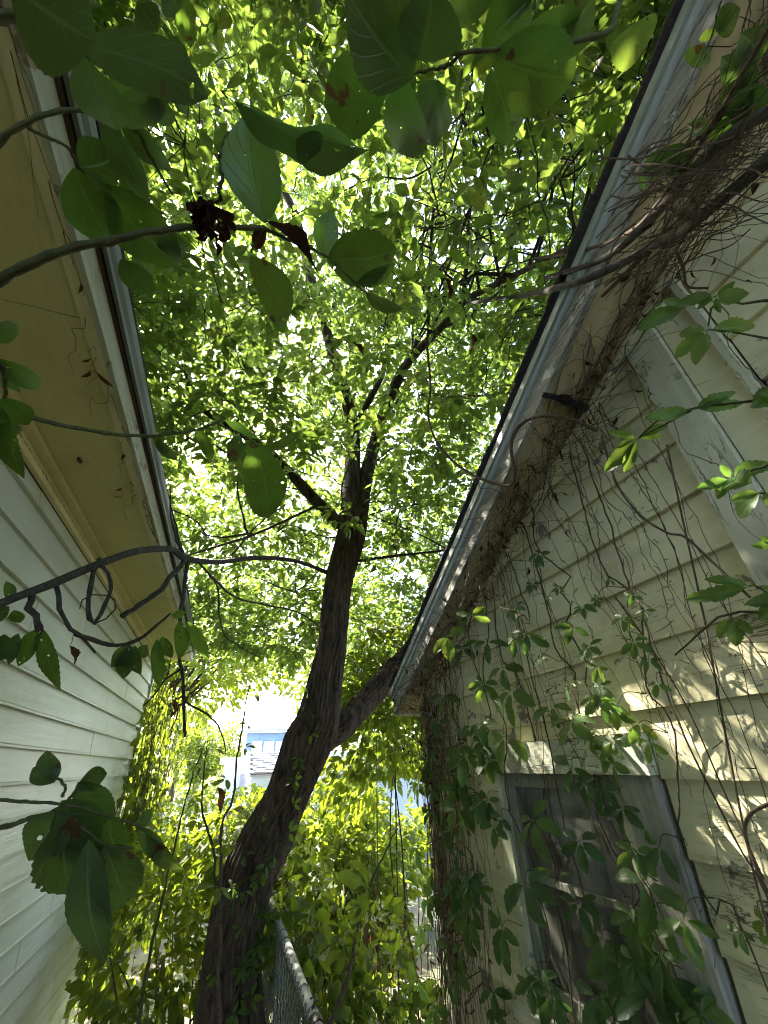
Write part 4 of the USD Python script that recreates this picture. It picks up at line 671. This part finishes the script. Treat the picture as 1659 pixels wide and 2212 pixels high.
# creeper leaves that hang nearer to the lens at the right edge
def near_vine(label, stems_, leaves_, mats=CREEP, name='creeper_spray'):
    T = thing(name, label, 'creeper'); g = np.random.default_rng(len(label)*7)
    for k, (pp, r) in enumerate(stems_): put('stem', stem([PD(*p) for p in pp], r, r*.6, sides=6, wob=.01, seed=k), GREENSTEM, T, smooth=True)
    for k, (ctr, dist, tips, w) in enumerate(leaves_):
        c = PD(*ctr, dist); parts = []
        for j, tp in enumerate(tips):
            e = PD(*tp, dist*(1+g.normal(0, .03))); tow = -ray(*tp) + V(g.normal(0, .25), g.normal(0, .25), .45); b = c + (e-c)*.10
            parts.append(leaf_mesh(b, e, np.linalg.norm(e-b)*w, tow, droop=.08, fold=.28, teeth=7, wide=.5, seed=k*20+j, cols=2)); sd = np.cross(unit(e-c), unit(tow))*.0015; parts.append((np.array([c-sd, c+sd, c+(e-c)*.14]), np.array([[0, 1, 2]]), np.full((3, 2), .5)))
        v, f, u = merge_uv(parts); put('leaf', (v, f), mats[k % 3], T, uv=u, smooth=True)
near_vine('dark green five leaved creeper spray in shade below the soffit at the right edge', [([(1700, 655, 1.1), (1575, 650, 1.1), (1545, 640, 1.1), (1530, 705, 1.1)], .003), ([(1700, 735, 1.1), (1620, 720, 1.1), (1528, 712, 1.1)], .0025)],
  [((1545, 640), 1.1, [(1470, 648), (1505, 668), (1556, 676), (1616, 634), (1588, 608)], .5), ((1529, 713), 1.1, [(1466, 722), (1456, 774), (1502, 788), (1634, 703)], .56), ((1484, 662), 1.15, [(1376, 712), (1430, 650), (1400, 680)], .5)])
near_vine('mid green creeper spray across the trim board at the right edge', [([(1700, 880, 1.0), (1600, 868, 1.0), (1496, 885, 1.0), (1430, 905, 1.0), (1380, 945, 1.0)], .003), ([(1496, 885, 1.0), (1440, 920, 1.0), (1378, 948, 1.0)], .002)],
  [((1496, 884), 1.0, [(1393, 903), (1609, 868), (1590, 845)], .42), ((1377, 946), 1.0, [(1316, 934), (1330, 968), (1304, 1020), (1348, 1022), (1444, 918), (1430, 940)], .40), ((1700, 860), .95, [(1622, 880), (1640, 850)], .6)])
near_vine('jagged green creeper spray over the lower trim board at the right edge', [([(1700, 990, .95), (1640, 1010, .95), (1580, 1035, .95)], .003), ([(1720, 1075, .95), (1640, 1065, .95)], .0025)],
  [((1580, 1034), .95, [(1505, 1055), (1550, 1078), (1556, 1004), (1660, 995), (1620, 1040)], .55), ((1645, 1062), .95, [(1578, 1082), (1592, 1118), (1690, 1100)], .6), ((1690, 830), 1.0, [(1625, 868), (1660, 840)], .6)])
near_vine('ragged edged creeper spray in front of the sunlit clapboards at the right edge', [([(1720, 1330, 1.0), (1640, 1330, 1.0), (1560, 1330, 1.0), (1458, 1415, 1.05)], .0028), ([(1690, 1290, 1.0), (1626, 1262, 1.0)], .002)],
  [((1626, 1266), 1.0, [(1478, 1294), (1520, 1250), (1690, 1280)], .36), ((1590, 1336), 1.0, [(1550, 1378), (1590, 1396), (1625, 1370)], .62), ((1690, 1305), .95, [(1606, 1302), (1640, 1340), (1700, 1380)], .6), ((1690, 1180), 1.0, [(1622, 1178), (1640, 1160)], .5)])
near_vine('bright green three leaved sprig hanging in front of the lower rake board', [([(985, 1380, 2.0), (1010, 1345, 2.0), (1018, 1320, 2.02)], .002)], [((966, 1374), 2.0, [(936, 1412), (972, 1428), (1003, 1358)], .6), ((1018, 1330), 2.0, [(1060, 1342), (1050, 1310), (985, 1325)], .5)], mats=[LEAF_NEAR[2]]*3)

# dry bare strands on the gable
g = np.random.default_rng(95)
for k in range(58):
    y = g.uniform(.30, 2.80) if k < 40 else g.uniform(2.25, 2.85); zt = zs(y)-.05; ln = g.uniform(.5, 2.2); n = 9
    p = np.c_[1.272+g.normal(0, .012, n)-.01, y+np.cumsum(g.normal(0, .02, n))+np.linspace(0, g.normal(0, .12), n), np.linspace(zt, max(zt-ln, .2), n)]; path = smooth_path(p, 46); parts = [stem(p, g.uniform(.0012, .0024), .0009, n=46, sides=4, wob=.03, seed=k)]
    for i in g.integers(2, 44, int(g.integers(4, 11))): parts.append(tube(np.array([path[i], path[i]+V(-g.uniform(.004, .02), g.normal(0, .014), g.normal(0, .012))]), .0013, 3, cap=False))
    T = put('dry_vine_strand', merge(parts), DRYSTEM if k % 3 else REDSTEM, cat='dry vine', **dict(zip(('label', 'group'), ('thin bare dry vine strand on the cream clapboards near the far house corner', 'bare vine strands near the house corner') if y > 2.2 else ('thin bare dry vine strand hanging above and across the sash window', 'bare vine strands over the window') if y > 1.15 else ('thin bare dry vine strand on the cream clapboards right of the sash window', 'bare vine strands right of the window') if y > .62 else ('thin bare dry vine strand on the tall trim boards at the right edge', 'bare vine strands on the trim boards'))))
# tangles where the soffit meets the wall, on the soffit, at the house corner
def tangle(label, n, fn, r, m, seed, leafy=0, name='dry_vine_tangle', sides=3):
    g = np.random.default_rng(seed); st, fl = [], []
    for k in range(n):
        p = fn(g); st.append(tube(p, np.linspace(r, r*.5, len(p))*g.uniform(.6, 1.4), sides, cap=False))
        for q in p[1::2]:
            if g.random() < leafy: fl.append(leaf_mesh(q, q+V(g.normal(0, .02), g.normal(0, .02), -g.uniform(.015, .05)), g.uniform(.008, .024), g.normal(0, 1, 3), rows=4, cols=1, seed=int(g.integers(1e9)), fold=.6, droop=.5))
    T = thing(name, label, 'dry vines'); tag(T, kind='stuff'); put('stems', merge(st), m, T, kind='stuff')
    if fl: v, f, u = merge_uv(fl); put('withered_leaves', (v, f), DRY, T, uv=u, kind='stuff')
def junction(g):
    y = 2.9-3.2*g.random()**.8; n = 8; d = unit(V(g.normal(-.2, .3), g.normal(-.6, .8), g.normal(0, .5)))*g.uniform(.12, .5); p = V(1.25-abs(g.normal(0, .05)), y, zs(y)-abs(g.normal(.02, .05))) + np.linspace(0, 1, n)[:, None]*d + np.cumsum(g.normal(0, .012, (n, 3)), 0)
    p[:, 0] = np.minimum(p[:, 0], 1.285); p[:, 2] = np.minimum(p[:, 2], zs(p[:, 1])-.006); return p
tangle('dense brown tangle of dry vines where soffit meets cream gable', 380, junction, .0018, DRYSTEM, 101, leafy=.10)
def soff(g):
    y = g.uniform(-.3, 2.9); n = 7; p = np.c_[np.linspace(1.27, 1.27-g.uniform(.05, .22), n), y+np.cumsum(g.normal(.0, .02, n))-np.linspace(0, g.uniform(-.1, .25), n), np.zeros(n)]; p[:, 2] = zs(p[:, 1])-.008-abs(np.cumsum(g.normal(0, .003, n))); return p
tangle('fine dry tendrils spread across the underside of the soffit', 150, soff, .0014, DRYSTEM, 102, leafy=.16)
def upper(g):
    a, b = PD(g.uniform(1290, 1480), g.uniform(330, 640), g.uniform(1.35, 1.75)), PD(g.uniform(1600, 1720), g.uniform(60, 480), g.uniform(1.1, 1.7)); n = 9; p = a+(b-a)*np.linspace(0, 1, n)[:, None]+np.cumsum(g.normal(0, .009, (n, 3)), 0)
    p = smooth_path(p, 22); p[:, 2] = np.minimum(p[:, 2], zs(p[:, 1])-.012); p[:, 0] = np.minimum(p[:, 0], 1.27); return p
tangle('thick swag of dry vines sweeping up to the right under the rake', 80, upper, .0022, DRYSTEM, 103, sides=4)
def corner(g):
    y = 2.85-abs(g.normal(0, .22)); n = 9; z1 = g.uniform(1.0, zs(y)-.05); p = np.c_[1.262-abs(np.cumsum(g.normal(0, .006, n)))-.01, y+np.cumsum(g.normal(0, .014, n)), np.linspace(z1, max(z1-g.uniform(.4, 1.3), .1), n)]; return p
tangle('thick brown bundle of dry hanging stems over the cream house corner', 105, corner, .0024, GOLDSTEM, 104, leafy=.22)
def eave_l(g):
    y = g.uniform(.2, 2.4); n = 8; p = np.c_[-.60-np.cumsum(abs(g.normal(0, .012, n)))*g.choice([-.3, 1]), y+np.cumsum(g.normal(.03, .03, n)), np.full(n, 3.284)-abs(np.cumsum(g.normal(0, .006, n)))]; return smooth_path(p, 16)
tangle('few thin dry tendrils clinging along the peeling eave of the white house', 26, eave_l, .0013, DRYSTEM, 106, leafy=.03)
def eavee(g):
    c = PD(g.uniform(830, 960), g.uniform(1500, 1640), g.uniform(2.7, 3.3)); n = 7; return c + np.cumsum(g.normal(0, .035, (n, 3)), 0)
tangle('loose web of twigs dangling off the lower tip of the rake', 90, eavee, .0016, TWIG, 105, leafy=.05)

# woody vines and a looping branch across the rake
def woody(label, pp, r0, r1, m=DRYSTEM, seed=0, cat='vine'):
    p = smooth_path([(*PD(*q), 0) for q in pp], 70)[:, :3]; r = np.linspace(r0, r1, 70)[:, None]
    put('woody_vine', bark_tube(np.c_[p, r], 70, 10, seed, .05, .2), m, label=label, cat=cat, smooth=True)
woody('thick grey woody vine rising from the rake board to the upper right', [(1010, 655, 3.2), (1120, 640, 2.4), (1230, 615, 1.75), (1330, 575, 1.65), (1410, 530, 1.58), (1480, 495, 1.5), (1560, 430, 1.42), (1680, 330, 1.35)], .010, .014, DARKGREY, 1)
woody('pale grey forked vine high at the right edge under the rake', [(1180, 600, 2.1), (1300, 560, 1.75), (1400, 480, 1.6), (1500, 365, 1.5), (1580, 290, 1.42), (1690, 225, 1.35)], .009, .013, DARKGREY, 2)
woody('slim brown vine parallel below the thick woody vine', [(1300, 640, 1.7), (1400, 545, 1.6), (1500, 480, 1.5), (1600, 400, 1.45), (1690, 300, 1.4)], .006, .008, DRYSTEM, 3)
woody('long brown vine arching off the branch over the rake toward the right', [(1150, 560, 2.4), (1260, 540, 1.95), (1360, 500, 1.7), (1420, 440, 1.6), (1500, 330, 1.5), (1580, 200, 1.45), (1660, 60, 1.4)], .006, .005, DRYSTEM, 4)
woody('brown vine looping over the metal drip edge and hanging below it', [(1290, 930, 1.78), (1230, 905, 1.74), (1160, 900, 1.78), (1118, 925, 1.85), (1104, 965, 1.86), (1112, 1035, 1.84), (1085, 1048, 1.9), (1010, 1020, 2.1), (950, 965, 2.35), (925, 900, 2.5), (930, 830, 2.6), (920, 730, 2.8)], .0075, .0065, DRYSTEM, 5)
woody('thin vine trailing down the gable from the bracket to the trim board', [(1300, 940, 1.68), (1330, 1040, 1.62), (1380, 1110, 1.56), (1440, 1150, 1.5), (1480, 1160, 1.48), (1540, 1215, 1.42), (1620, 1290, 1.36)], .004, .003, DRYSTEM, 6)
woody('pale short root end hanging below the thick woody vine', [(1458, 538, 1.5), (1476, 580, 1.5), (1482, 615, 1.5), (1500, 622, 1.5), (1530, 622, 1.5)], .0045, .003, DRYSTEM, 7)
woody('curved vine arching off the clapboards at the lower right edge', [(1680, 1730, 1.3), (1625, 1755, 1.34), (1610, 1800, 1.36), (1640, 1890, 1.34), (1680, 1960, 1.3)], .004, .003, DRYSTEM, 8)
woody('long thin vine slanting down from trim board to lower right corner', [(1440, 960, 1.5), (1470, 1100, 1.5), (1520, 1330, 1.5), (1570, 1600, 1.5), (1620, 1850, 1.5), (1680, 2080, 1.5)], .003, .0022, DRYSTEM, 9)
woody('pair of bare strands left of the window head slanting to the right edge', [(1330, 1290, 1.72), (1400, 1390, 1.68), (1480, 1520, 1.6), (1560, 1700, 1.56), (1650, 1900, 1.5)], .0026, .002, REDSTEM, 10)
# ---------------------------------------------------------------- leafy branches that hang close to the lens
def branch(label, stems_, leaves_, name='hanging_branch', m=GREENSTEM, cat='branch'):
    """stems_: ([(px, py, dist)...], r0, r1). leaves_: (base px, py, dist, tip px, py, dist, width px, tilt, material, extra)."""
    T = thing(name, label, cat); g = np.random.default_rng(len(label)*13)
    for k, (pp, r0, r1) in enumerate(stems_): put('stem' if k == 0 else 'twig', stem([PD(*p) for p in pp], r0, r1, n=36, sides=9, wob=.004, seed=k), m, T, smooth=True)
    for k, (bx, by, bd, tx, ty, td, w, tilt, mt, ex) in enumerate(leaves_):
        b, e = PD(bx, by, bd), PD(tx, ty, td); mid = (b+e)/2; to = unit(CAM-mid); ax = unit(e-b); n = unit(to-ax*(to @ ax)); s = np.cross(ax, n); n = n*math.cos(tilt)+s*math.sin(tilt)
        dz = (mid-CAM) @ ROT[:, 2]; W_ = w/FPX*dz*np.linalg.norm(mid-CAM)/dz*.95; W_ *= .84; kw = dict(droop=g.uniform(.05, .28), twist=g.normal(0, .25), fold=g.uniform(.12, .35), teeth=11, td=.035, wide=.44, cols=3, wave=.02); kw.update(ex or {})
        v, f, u = leaf_mesh(b, e, W_, n, seed=int(g.integers(1e9)), **kw); put('leaf', (v, f), mt, T, uv=u, smooth=True)
    return T
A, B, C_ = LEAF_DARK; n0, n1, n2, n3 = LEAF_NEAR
T = branch('thick green stemmed branch with big serrated leaves crossing from the left edge', [([(-40, 625, .62), (0, 607, .60), (85, 560, .58), (200, 524, .57), (350, 495, .57), (460, 488, .58), (520, 488, .58), (572, 492, .58)], .0050, .0026), ([(572, 492, .58), (620, 515, .60), (705, 560, .62), (800, 640, .63)], .0022, .0012), ([(570, 490, .58), (545, 545, .6)], .0018, .0012), ([(470, 420, .6), (478, 340, .62), (492, 285, .63)], .0022, .0016)],
 [(572, 482, .58, 536, 235, .64, 118, .1, n1, None), (540, 552, .60, 622, 717, .66, 92, -.2, n2, dict(wide=.5)), (706, 562, .62, 862, 540, .66, 130, .15, n1, dict(td=.08)), (770, 612, .63, 858, 572, .66, 40, .3, n0, None), (790, 632, .63, 878, 676, .66, 42, .5, B, dict(droop=.3)), (575, 490, .58, 545, 545, .6, 30, .2, DRY, dict(droop=.5)),
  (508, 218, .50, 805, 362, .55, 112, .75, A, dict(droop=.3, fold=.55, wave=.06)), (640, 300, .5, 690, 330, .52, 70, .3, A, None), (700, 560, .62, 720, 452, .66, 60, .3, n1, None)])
# crumpled brown leaf and dried seed cluster on that branch
v, f, u = leaf_mesh(PD(572, 478, .575), PD(700, 575, .6), .034, V(.3, -.6, .5), droop=.35, fold=.7, teeth=5, seed=5, wave=.08); put('withered_leaf', (v, f), DRYDARK, T, uv=u, smooth=True)
g = np.random.default_rng(7); cl = []
for k in range(60):
    c = PD(452, 476, .57) + unit(g.normal(0, 1, 3))*.022*g.random()**.4*V(1, 1, 1); e = c+unit(g.normal(0, 1, 3))*g.uniform(.010, .018); cl.append(leaf_mesh(c, e, g.uniform(.008, .016), g.normal(0, 1, 3), rows=5, cols=1, fold=.5, droop=.6, seed=k))
v, f, u = merge_uv(cl); put('seed_cluster', (v, f), DRYDARK, T, uv=u, kind='stuff')
branch('blurred grey green leaf spray very near the lens at the top left corner', [([(-40, 40, .40), (60, 45, .38), (180, 100, .36)], .003, .002)],
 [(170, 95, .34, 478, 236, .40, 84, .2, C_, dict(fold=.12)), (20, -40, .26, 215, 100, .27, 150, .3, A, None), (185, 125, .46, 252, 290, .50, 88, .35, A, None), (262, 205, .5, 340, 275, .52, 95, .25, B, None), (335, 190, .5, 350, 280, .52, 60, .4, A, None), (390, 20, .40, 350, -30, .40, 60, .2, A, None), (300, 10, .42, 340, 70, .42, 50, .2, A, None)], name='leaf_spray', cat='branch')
branch('slender stem with dark hanging leaves in front of the left eave near the top', [([(-30, 330, .75), (0, 308, .74), (50, 270, .73), (100, 248, .73), (200, 232, .74), (262, 234, .75), (330, 350, .78), (372, 420, .8)], .0034, .0014), ([(60, 275, .73), (140, 315, .75), (172, 362, .76), (230, 400, .77), (280, 440, .78)], .0020, .0012)],
 [(228, 250, .74, 320, 462, .80, 66, .45, A, dict(wide=.4)), (258, 240, .75, 372, 385, .80, 48, .5, A, None), (172, 360, .76, 262, 318, .80, 78, .1, n1, dict(wide=.35)), (160, 362, .76, 246, 545, .82, 96, .1, n1, None), (228, 398, .77, 400, 585, .84, 110, .15, n0, None), (350, 490, .8, 395, 560, .84, 60, .3, A, None), (265, 235, .75, 305, 180, .78, 60, .1, n0, None), (260, 560, .8, 330, 640, .85, 60, .3, n1, None), (300, 520, .85, 320, 610, .9, 40, .2, n0, None)])
branch('cluster of broad dark leaves hanging from the top centre of the frame', [([(1345, -30, .95), (1330, 30, .9), (1300, 75, .85), (1180, 95, .78), (1000, 110, .72), (900, 112, .7)], .0042, .002), ([(1000, 110, .72), (960, 150, .72), (880, 160, .72)], .002, .0014), ([(900, 112, .7), (860, 60, .7)], .0016, .001)],
 [(835, 200, .70, 690, 225, .76, 122, .1, n1, None), (880, 170, .70, 850, 345, .78, 108, .2, n1, dict(td=.08)), (950, 175, .72, 895, 300, .8, 92, .35, A, dict(td=.08)), (955, 180, .74, 945, 295, .8, 70, .4, A, None), (890, 170, .66, 745, -30, .64, 132, .15, A, None), (905, 130, .66, 940, -40, .64, 130, .3, A, None), (1010, 60, .72, 1000, -40, .72, 90, .2, A, None), (1065, 118, .74, 1250, 175, .8, 118, .1, n0, dict(wide=.5)), (1040, 100, .76, 1160, -10, .8, 110, .3, n1, None), (1120, 90, .78, 1260, 30, .84, 90, .35, n0, None), (1060, 150, .8, 1090, 330, .88, 70, .4, n1, None), (1200, 80, .82, 1290, -20, .86, 80, .3, n1, None), (1320, 95, .9, 1400, 110, .95, 70, .3, n2, dict(wide=.55)), (1150, 0, .8, 1080, -60, .8, 100, .2, A, None)])
branch('thin stem from the left edge ending in one large hanging leaf at mid height', [([(-30, 852, .95), (0, 871, .93), (90, 905, .9), (230, 934, .88), (330, 940, .88), (420, 928, .89), (486, 904, .9)], .0044, .0022), ([(470, 915, .89), (520, 940, .9), (560, 965, .9)], .0018, .0014)],
 [(545, 952, .90, 578, 1122, .98, 112, .05, n1, dict(wide=.55, fold=.15)), (520, 942, .9, 492, 1000, .93, 46, .4, A, None), (560, 965, .9, 672, 935, .94, 40, .75, B, dict(droop=.5, fold=.4)), (486, 906, .9, 560, 950, .9, 22, .3, n0, None), (330, 942, .88, 385, 1000, .95, 30, .5, n1, None), (345, 945, .88, 352, 990, .92, 26, .3, n0, None), (430, 928, .9, 455, 1000, .95, 34, .3, n0, None)])
branch('ragged green leaves entering at the middle of the left edge', [([(-40, 740, .7), (0, 790, .72), (10, 860, .74)], .003, .002)],
 [(-10, 740, .72, 48, 702, .76, 34, .3, n0, None), (0, 775, .72, 88, 852, .78, 46, .3, n0, None), (-10, 770, .72, 45, 850, .78, 40, .2, n1, None), (5, 858, .74, 62, 920, .78, 56, .25, n0, None), (5, 880, .74, 48, 1048, .82, 40, .3, n1, dict(td=.08)), (-20, 900, .74, 30, 960, .8, 60, .2, n1, None)], name='leaf_spray')
branch('dark leaf sprig with long pointed leaf hanging at the lower left edge', [([(-30, 1788, .82), (0, 1784, .82), (60, 1765, .80), (120, 1748, .79), (165, 1705, .80)], .0035, .0018), ([(-20, 1728, .82), (60, 1736, .8), (150, 1745, .78), (230, 1765, .78), (300, 1785, .79), (330, 1800, .8)], .0022, .0012), ([(130, 1745, .79), (180, 1790, .77), (225, 1828, .76), (290, 1832, .77)], .002, .001), ([(135, 1722, .8), (132, 1692, .8), (100, 1672, .8)], .002, .0014)],
 [(118, 1690, .80, 70, 1655, .82, 44, .3, A, None), (118, 1688, .8, 104, 1616, .82, 40, .35, B, None), (165, 1700, .80, 236, 1672, .82, 42, .3, A, None), (168, 1690, .8, 248, 1775, .84, 60, .2, A, None), (130, 1752, .78, 58, 1862, .80, 84, .15, B, None), (132, 1730, .78, 228, 1838, .82, 86, .2, A, None), (140, 1762, .77, 156, 1936, .82, 92, .1, B, dict(td=.08)), (192, 1815, .74, 220, 2108, .82, 66, .3, C_, dict(wide=.45)), (226, 1828, .76, 272, 1962, .80, 82, .1, B, dict(wide=.55)), (240, 1765, .78, 262, 1842, .80, 60, .2, n1, dict(wide=.5)), (300, 1788, .79, 340, 1872, .84, 34, .4, B, None), (318, 1796, .8, 398, 1882, .86, 30, .4, B, None), (298, 1788, .79, 334, 1752, .82, 26, .3, n0, None), (190, 1832, .76, 295, 1835, .8, 20, .5, A, None)], name='leaf_sprig')
branch('row of dark oval leaves dangling from the low grey branch by the left wall', [([(165, 1372, 1.62), (240, 1394, 1.66), (300, 1382, 1.7), (368, 1326, 1.8)], .0026, .0016)],
 [(285, 1395, 1.68, 238, 1442, 1.72, 40, .3, A, None), (280, 1395, 1.68, 262, 1472, 1.74, 40, .3, A, None), (290, 1395, 1.7, 303, 1462, 1.75, 34, .3, A, None), (318, 1392, 1.7, 298, 1425, 1.75, 28, .3, B, None), (340, 1380, 1.72, 342, 1492, 1.8, 32, .4, n1, None), (350, 1375, 1.74, 372, 1425, 1.8, 28, .3, n1, None), (388, 1340, 1.8, 384, 1430, 1.86, 36, .2, n1, None), (405, 1342, 1.8, 450, 1432, 1.86, 34, .3, n0, None), (370, 1330, 1.8, 402, 1322, 1.84, 22, .3, n0, None)], name='leaf_sprig', m=TWIG)
branch('small leaf group at the left tip of the low grey branch', [([(60, 1300, 1.55), (90, 1355, 1.55), (75, 1380, 1.55)], .003, .002)],
 [(82, 1358, 1.55, 36, 1442, 1.6, 38, .3, n1, None), (92, 1358, 1.55, 130, 1494, 1.62, 36, .3, n1, dict(td=.08)), (40, 1368, 1.55, 14, 1440, 1.6, 26, .4, A, None), (22, 1300, 1.5, 14, 1252, 1.54, 20, .2, n0, None), (20, 1310, 1.5, -20, 1350, 1.54, 30, .3, A, None), (30, 1318, 1.5, 42, 1348, 1.52, 26, .2, n0, None), (10, 1370, 1.5, 0, 1430, 1.55, 40, .3, A, None)], name='leaf_sprig', m=TWIG)
branch('bright and dark leaves trailing over the rake at the upper right', [([(1700, 120, 1.5), (1600, 200, 1.5), (1520, 290, 1.5), (1440, 330, 1.52), (1380, 380, 1.55)], .004, .002), ([(1560, 0, 1.5), (1545, 60, 1.5), (1520, 130, 1.5)], .002, .001)],
 [(1450, 325, 1.5, 1378, 385, 1.55, 40, .3, n0, None), (1480, 310, 1.5, 1400, 400, 1.55, 44, .35, n1, None), (1500, 300, 1.5, 1445, 395, 1.55, 36, .4, n0, None), (1530, 285, 1.5, 1485, 265, 1.5, 30, .5, n2, None), (1540, 280, 1.5, 1595, 215, 1.52, 34, .5, n2, None), (1560, 250, 1.5, 1640, 150, 1.5, 56, .4, A, None), (1570, 240, 1.48, 1660, 200, 1.5, 60, .3, A, None), (1600, 200, 1.48, 1670, 260, 1.5, 50, .3, A, None), (1520, 290, 1.5, 1610, 262, 1.52, 30, .4, n1, None), (1522, 95, 1.5, 1495, 150, 1.52, 44, .3, n1, None), (1525, 90, 1.5, 1530, 60, 1.5, 30, .4, n2, None), (1545, 60, 1.5, 1600, 20, 1.5, 40, .3, A, None), (1610, 190, 1.5, 1560, 120, 1.5, 46, .3, A, None), (1400, 360, 1.55, 1392, 420, 1.6, 16, .3, n2, None), (1465, 330, 1.5, 1452, 400, 1.55, 24, .4, A, None), (1640, 130, 1.5, 1600, 70, 1.5, 50, .3, A, None)])
for k, (p, e, lab) in enumerate([((150, 1395, 1.64), (166, 1436, 1.66), 'curled brown dead leaf hanging below the low grey branch'), ((372, 1510, 2.3), (378, 1545, 2.3), 'small red brown dead leaf on the hanging twig left of the sky gap'), ((960, 600, 2.6), (975, 650, 2.6), 'brown crumpled dead leaf cluster by the right limb fork'), ((1018, 720, 2.6), (1022, 760, 2.6), 'narrow brown dead leaf hanging below the right limb'), ((760, 740, 2.7), (790, 770, 2.7), 'dark crumpled leaf clump in front of the middle stem'), ((470, 1700, 3.4), (478, 1760, 3.4), 'rust coloured dead leaf on the sapling left of the trunk')]):
    T = thing('dead_leaf', lab, 'dead leaf'); a, b = PD(*p), PD(*e); L_ = np.linalg.norm(b-a)
    put('blade', leaf_mesh(a, b, L_*.55, V(.3, -.7, .3), droop=.4, fold=.8, teeth=6, seed=k, wave=.1)[:2], DRY, T, smooth=True); put('stalk', tube(np.array([a+V(0, 0, .03), a+V(.003, 0, .012), a]), .001, 4), TWIG, T)
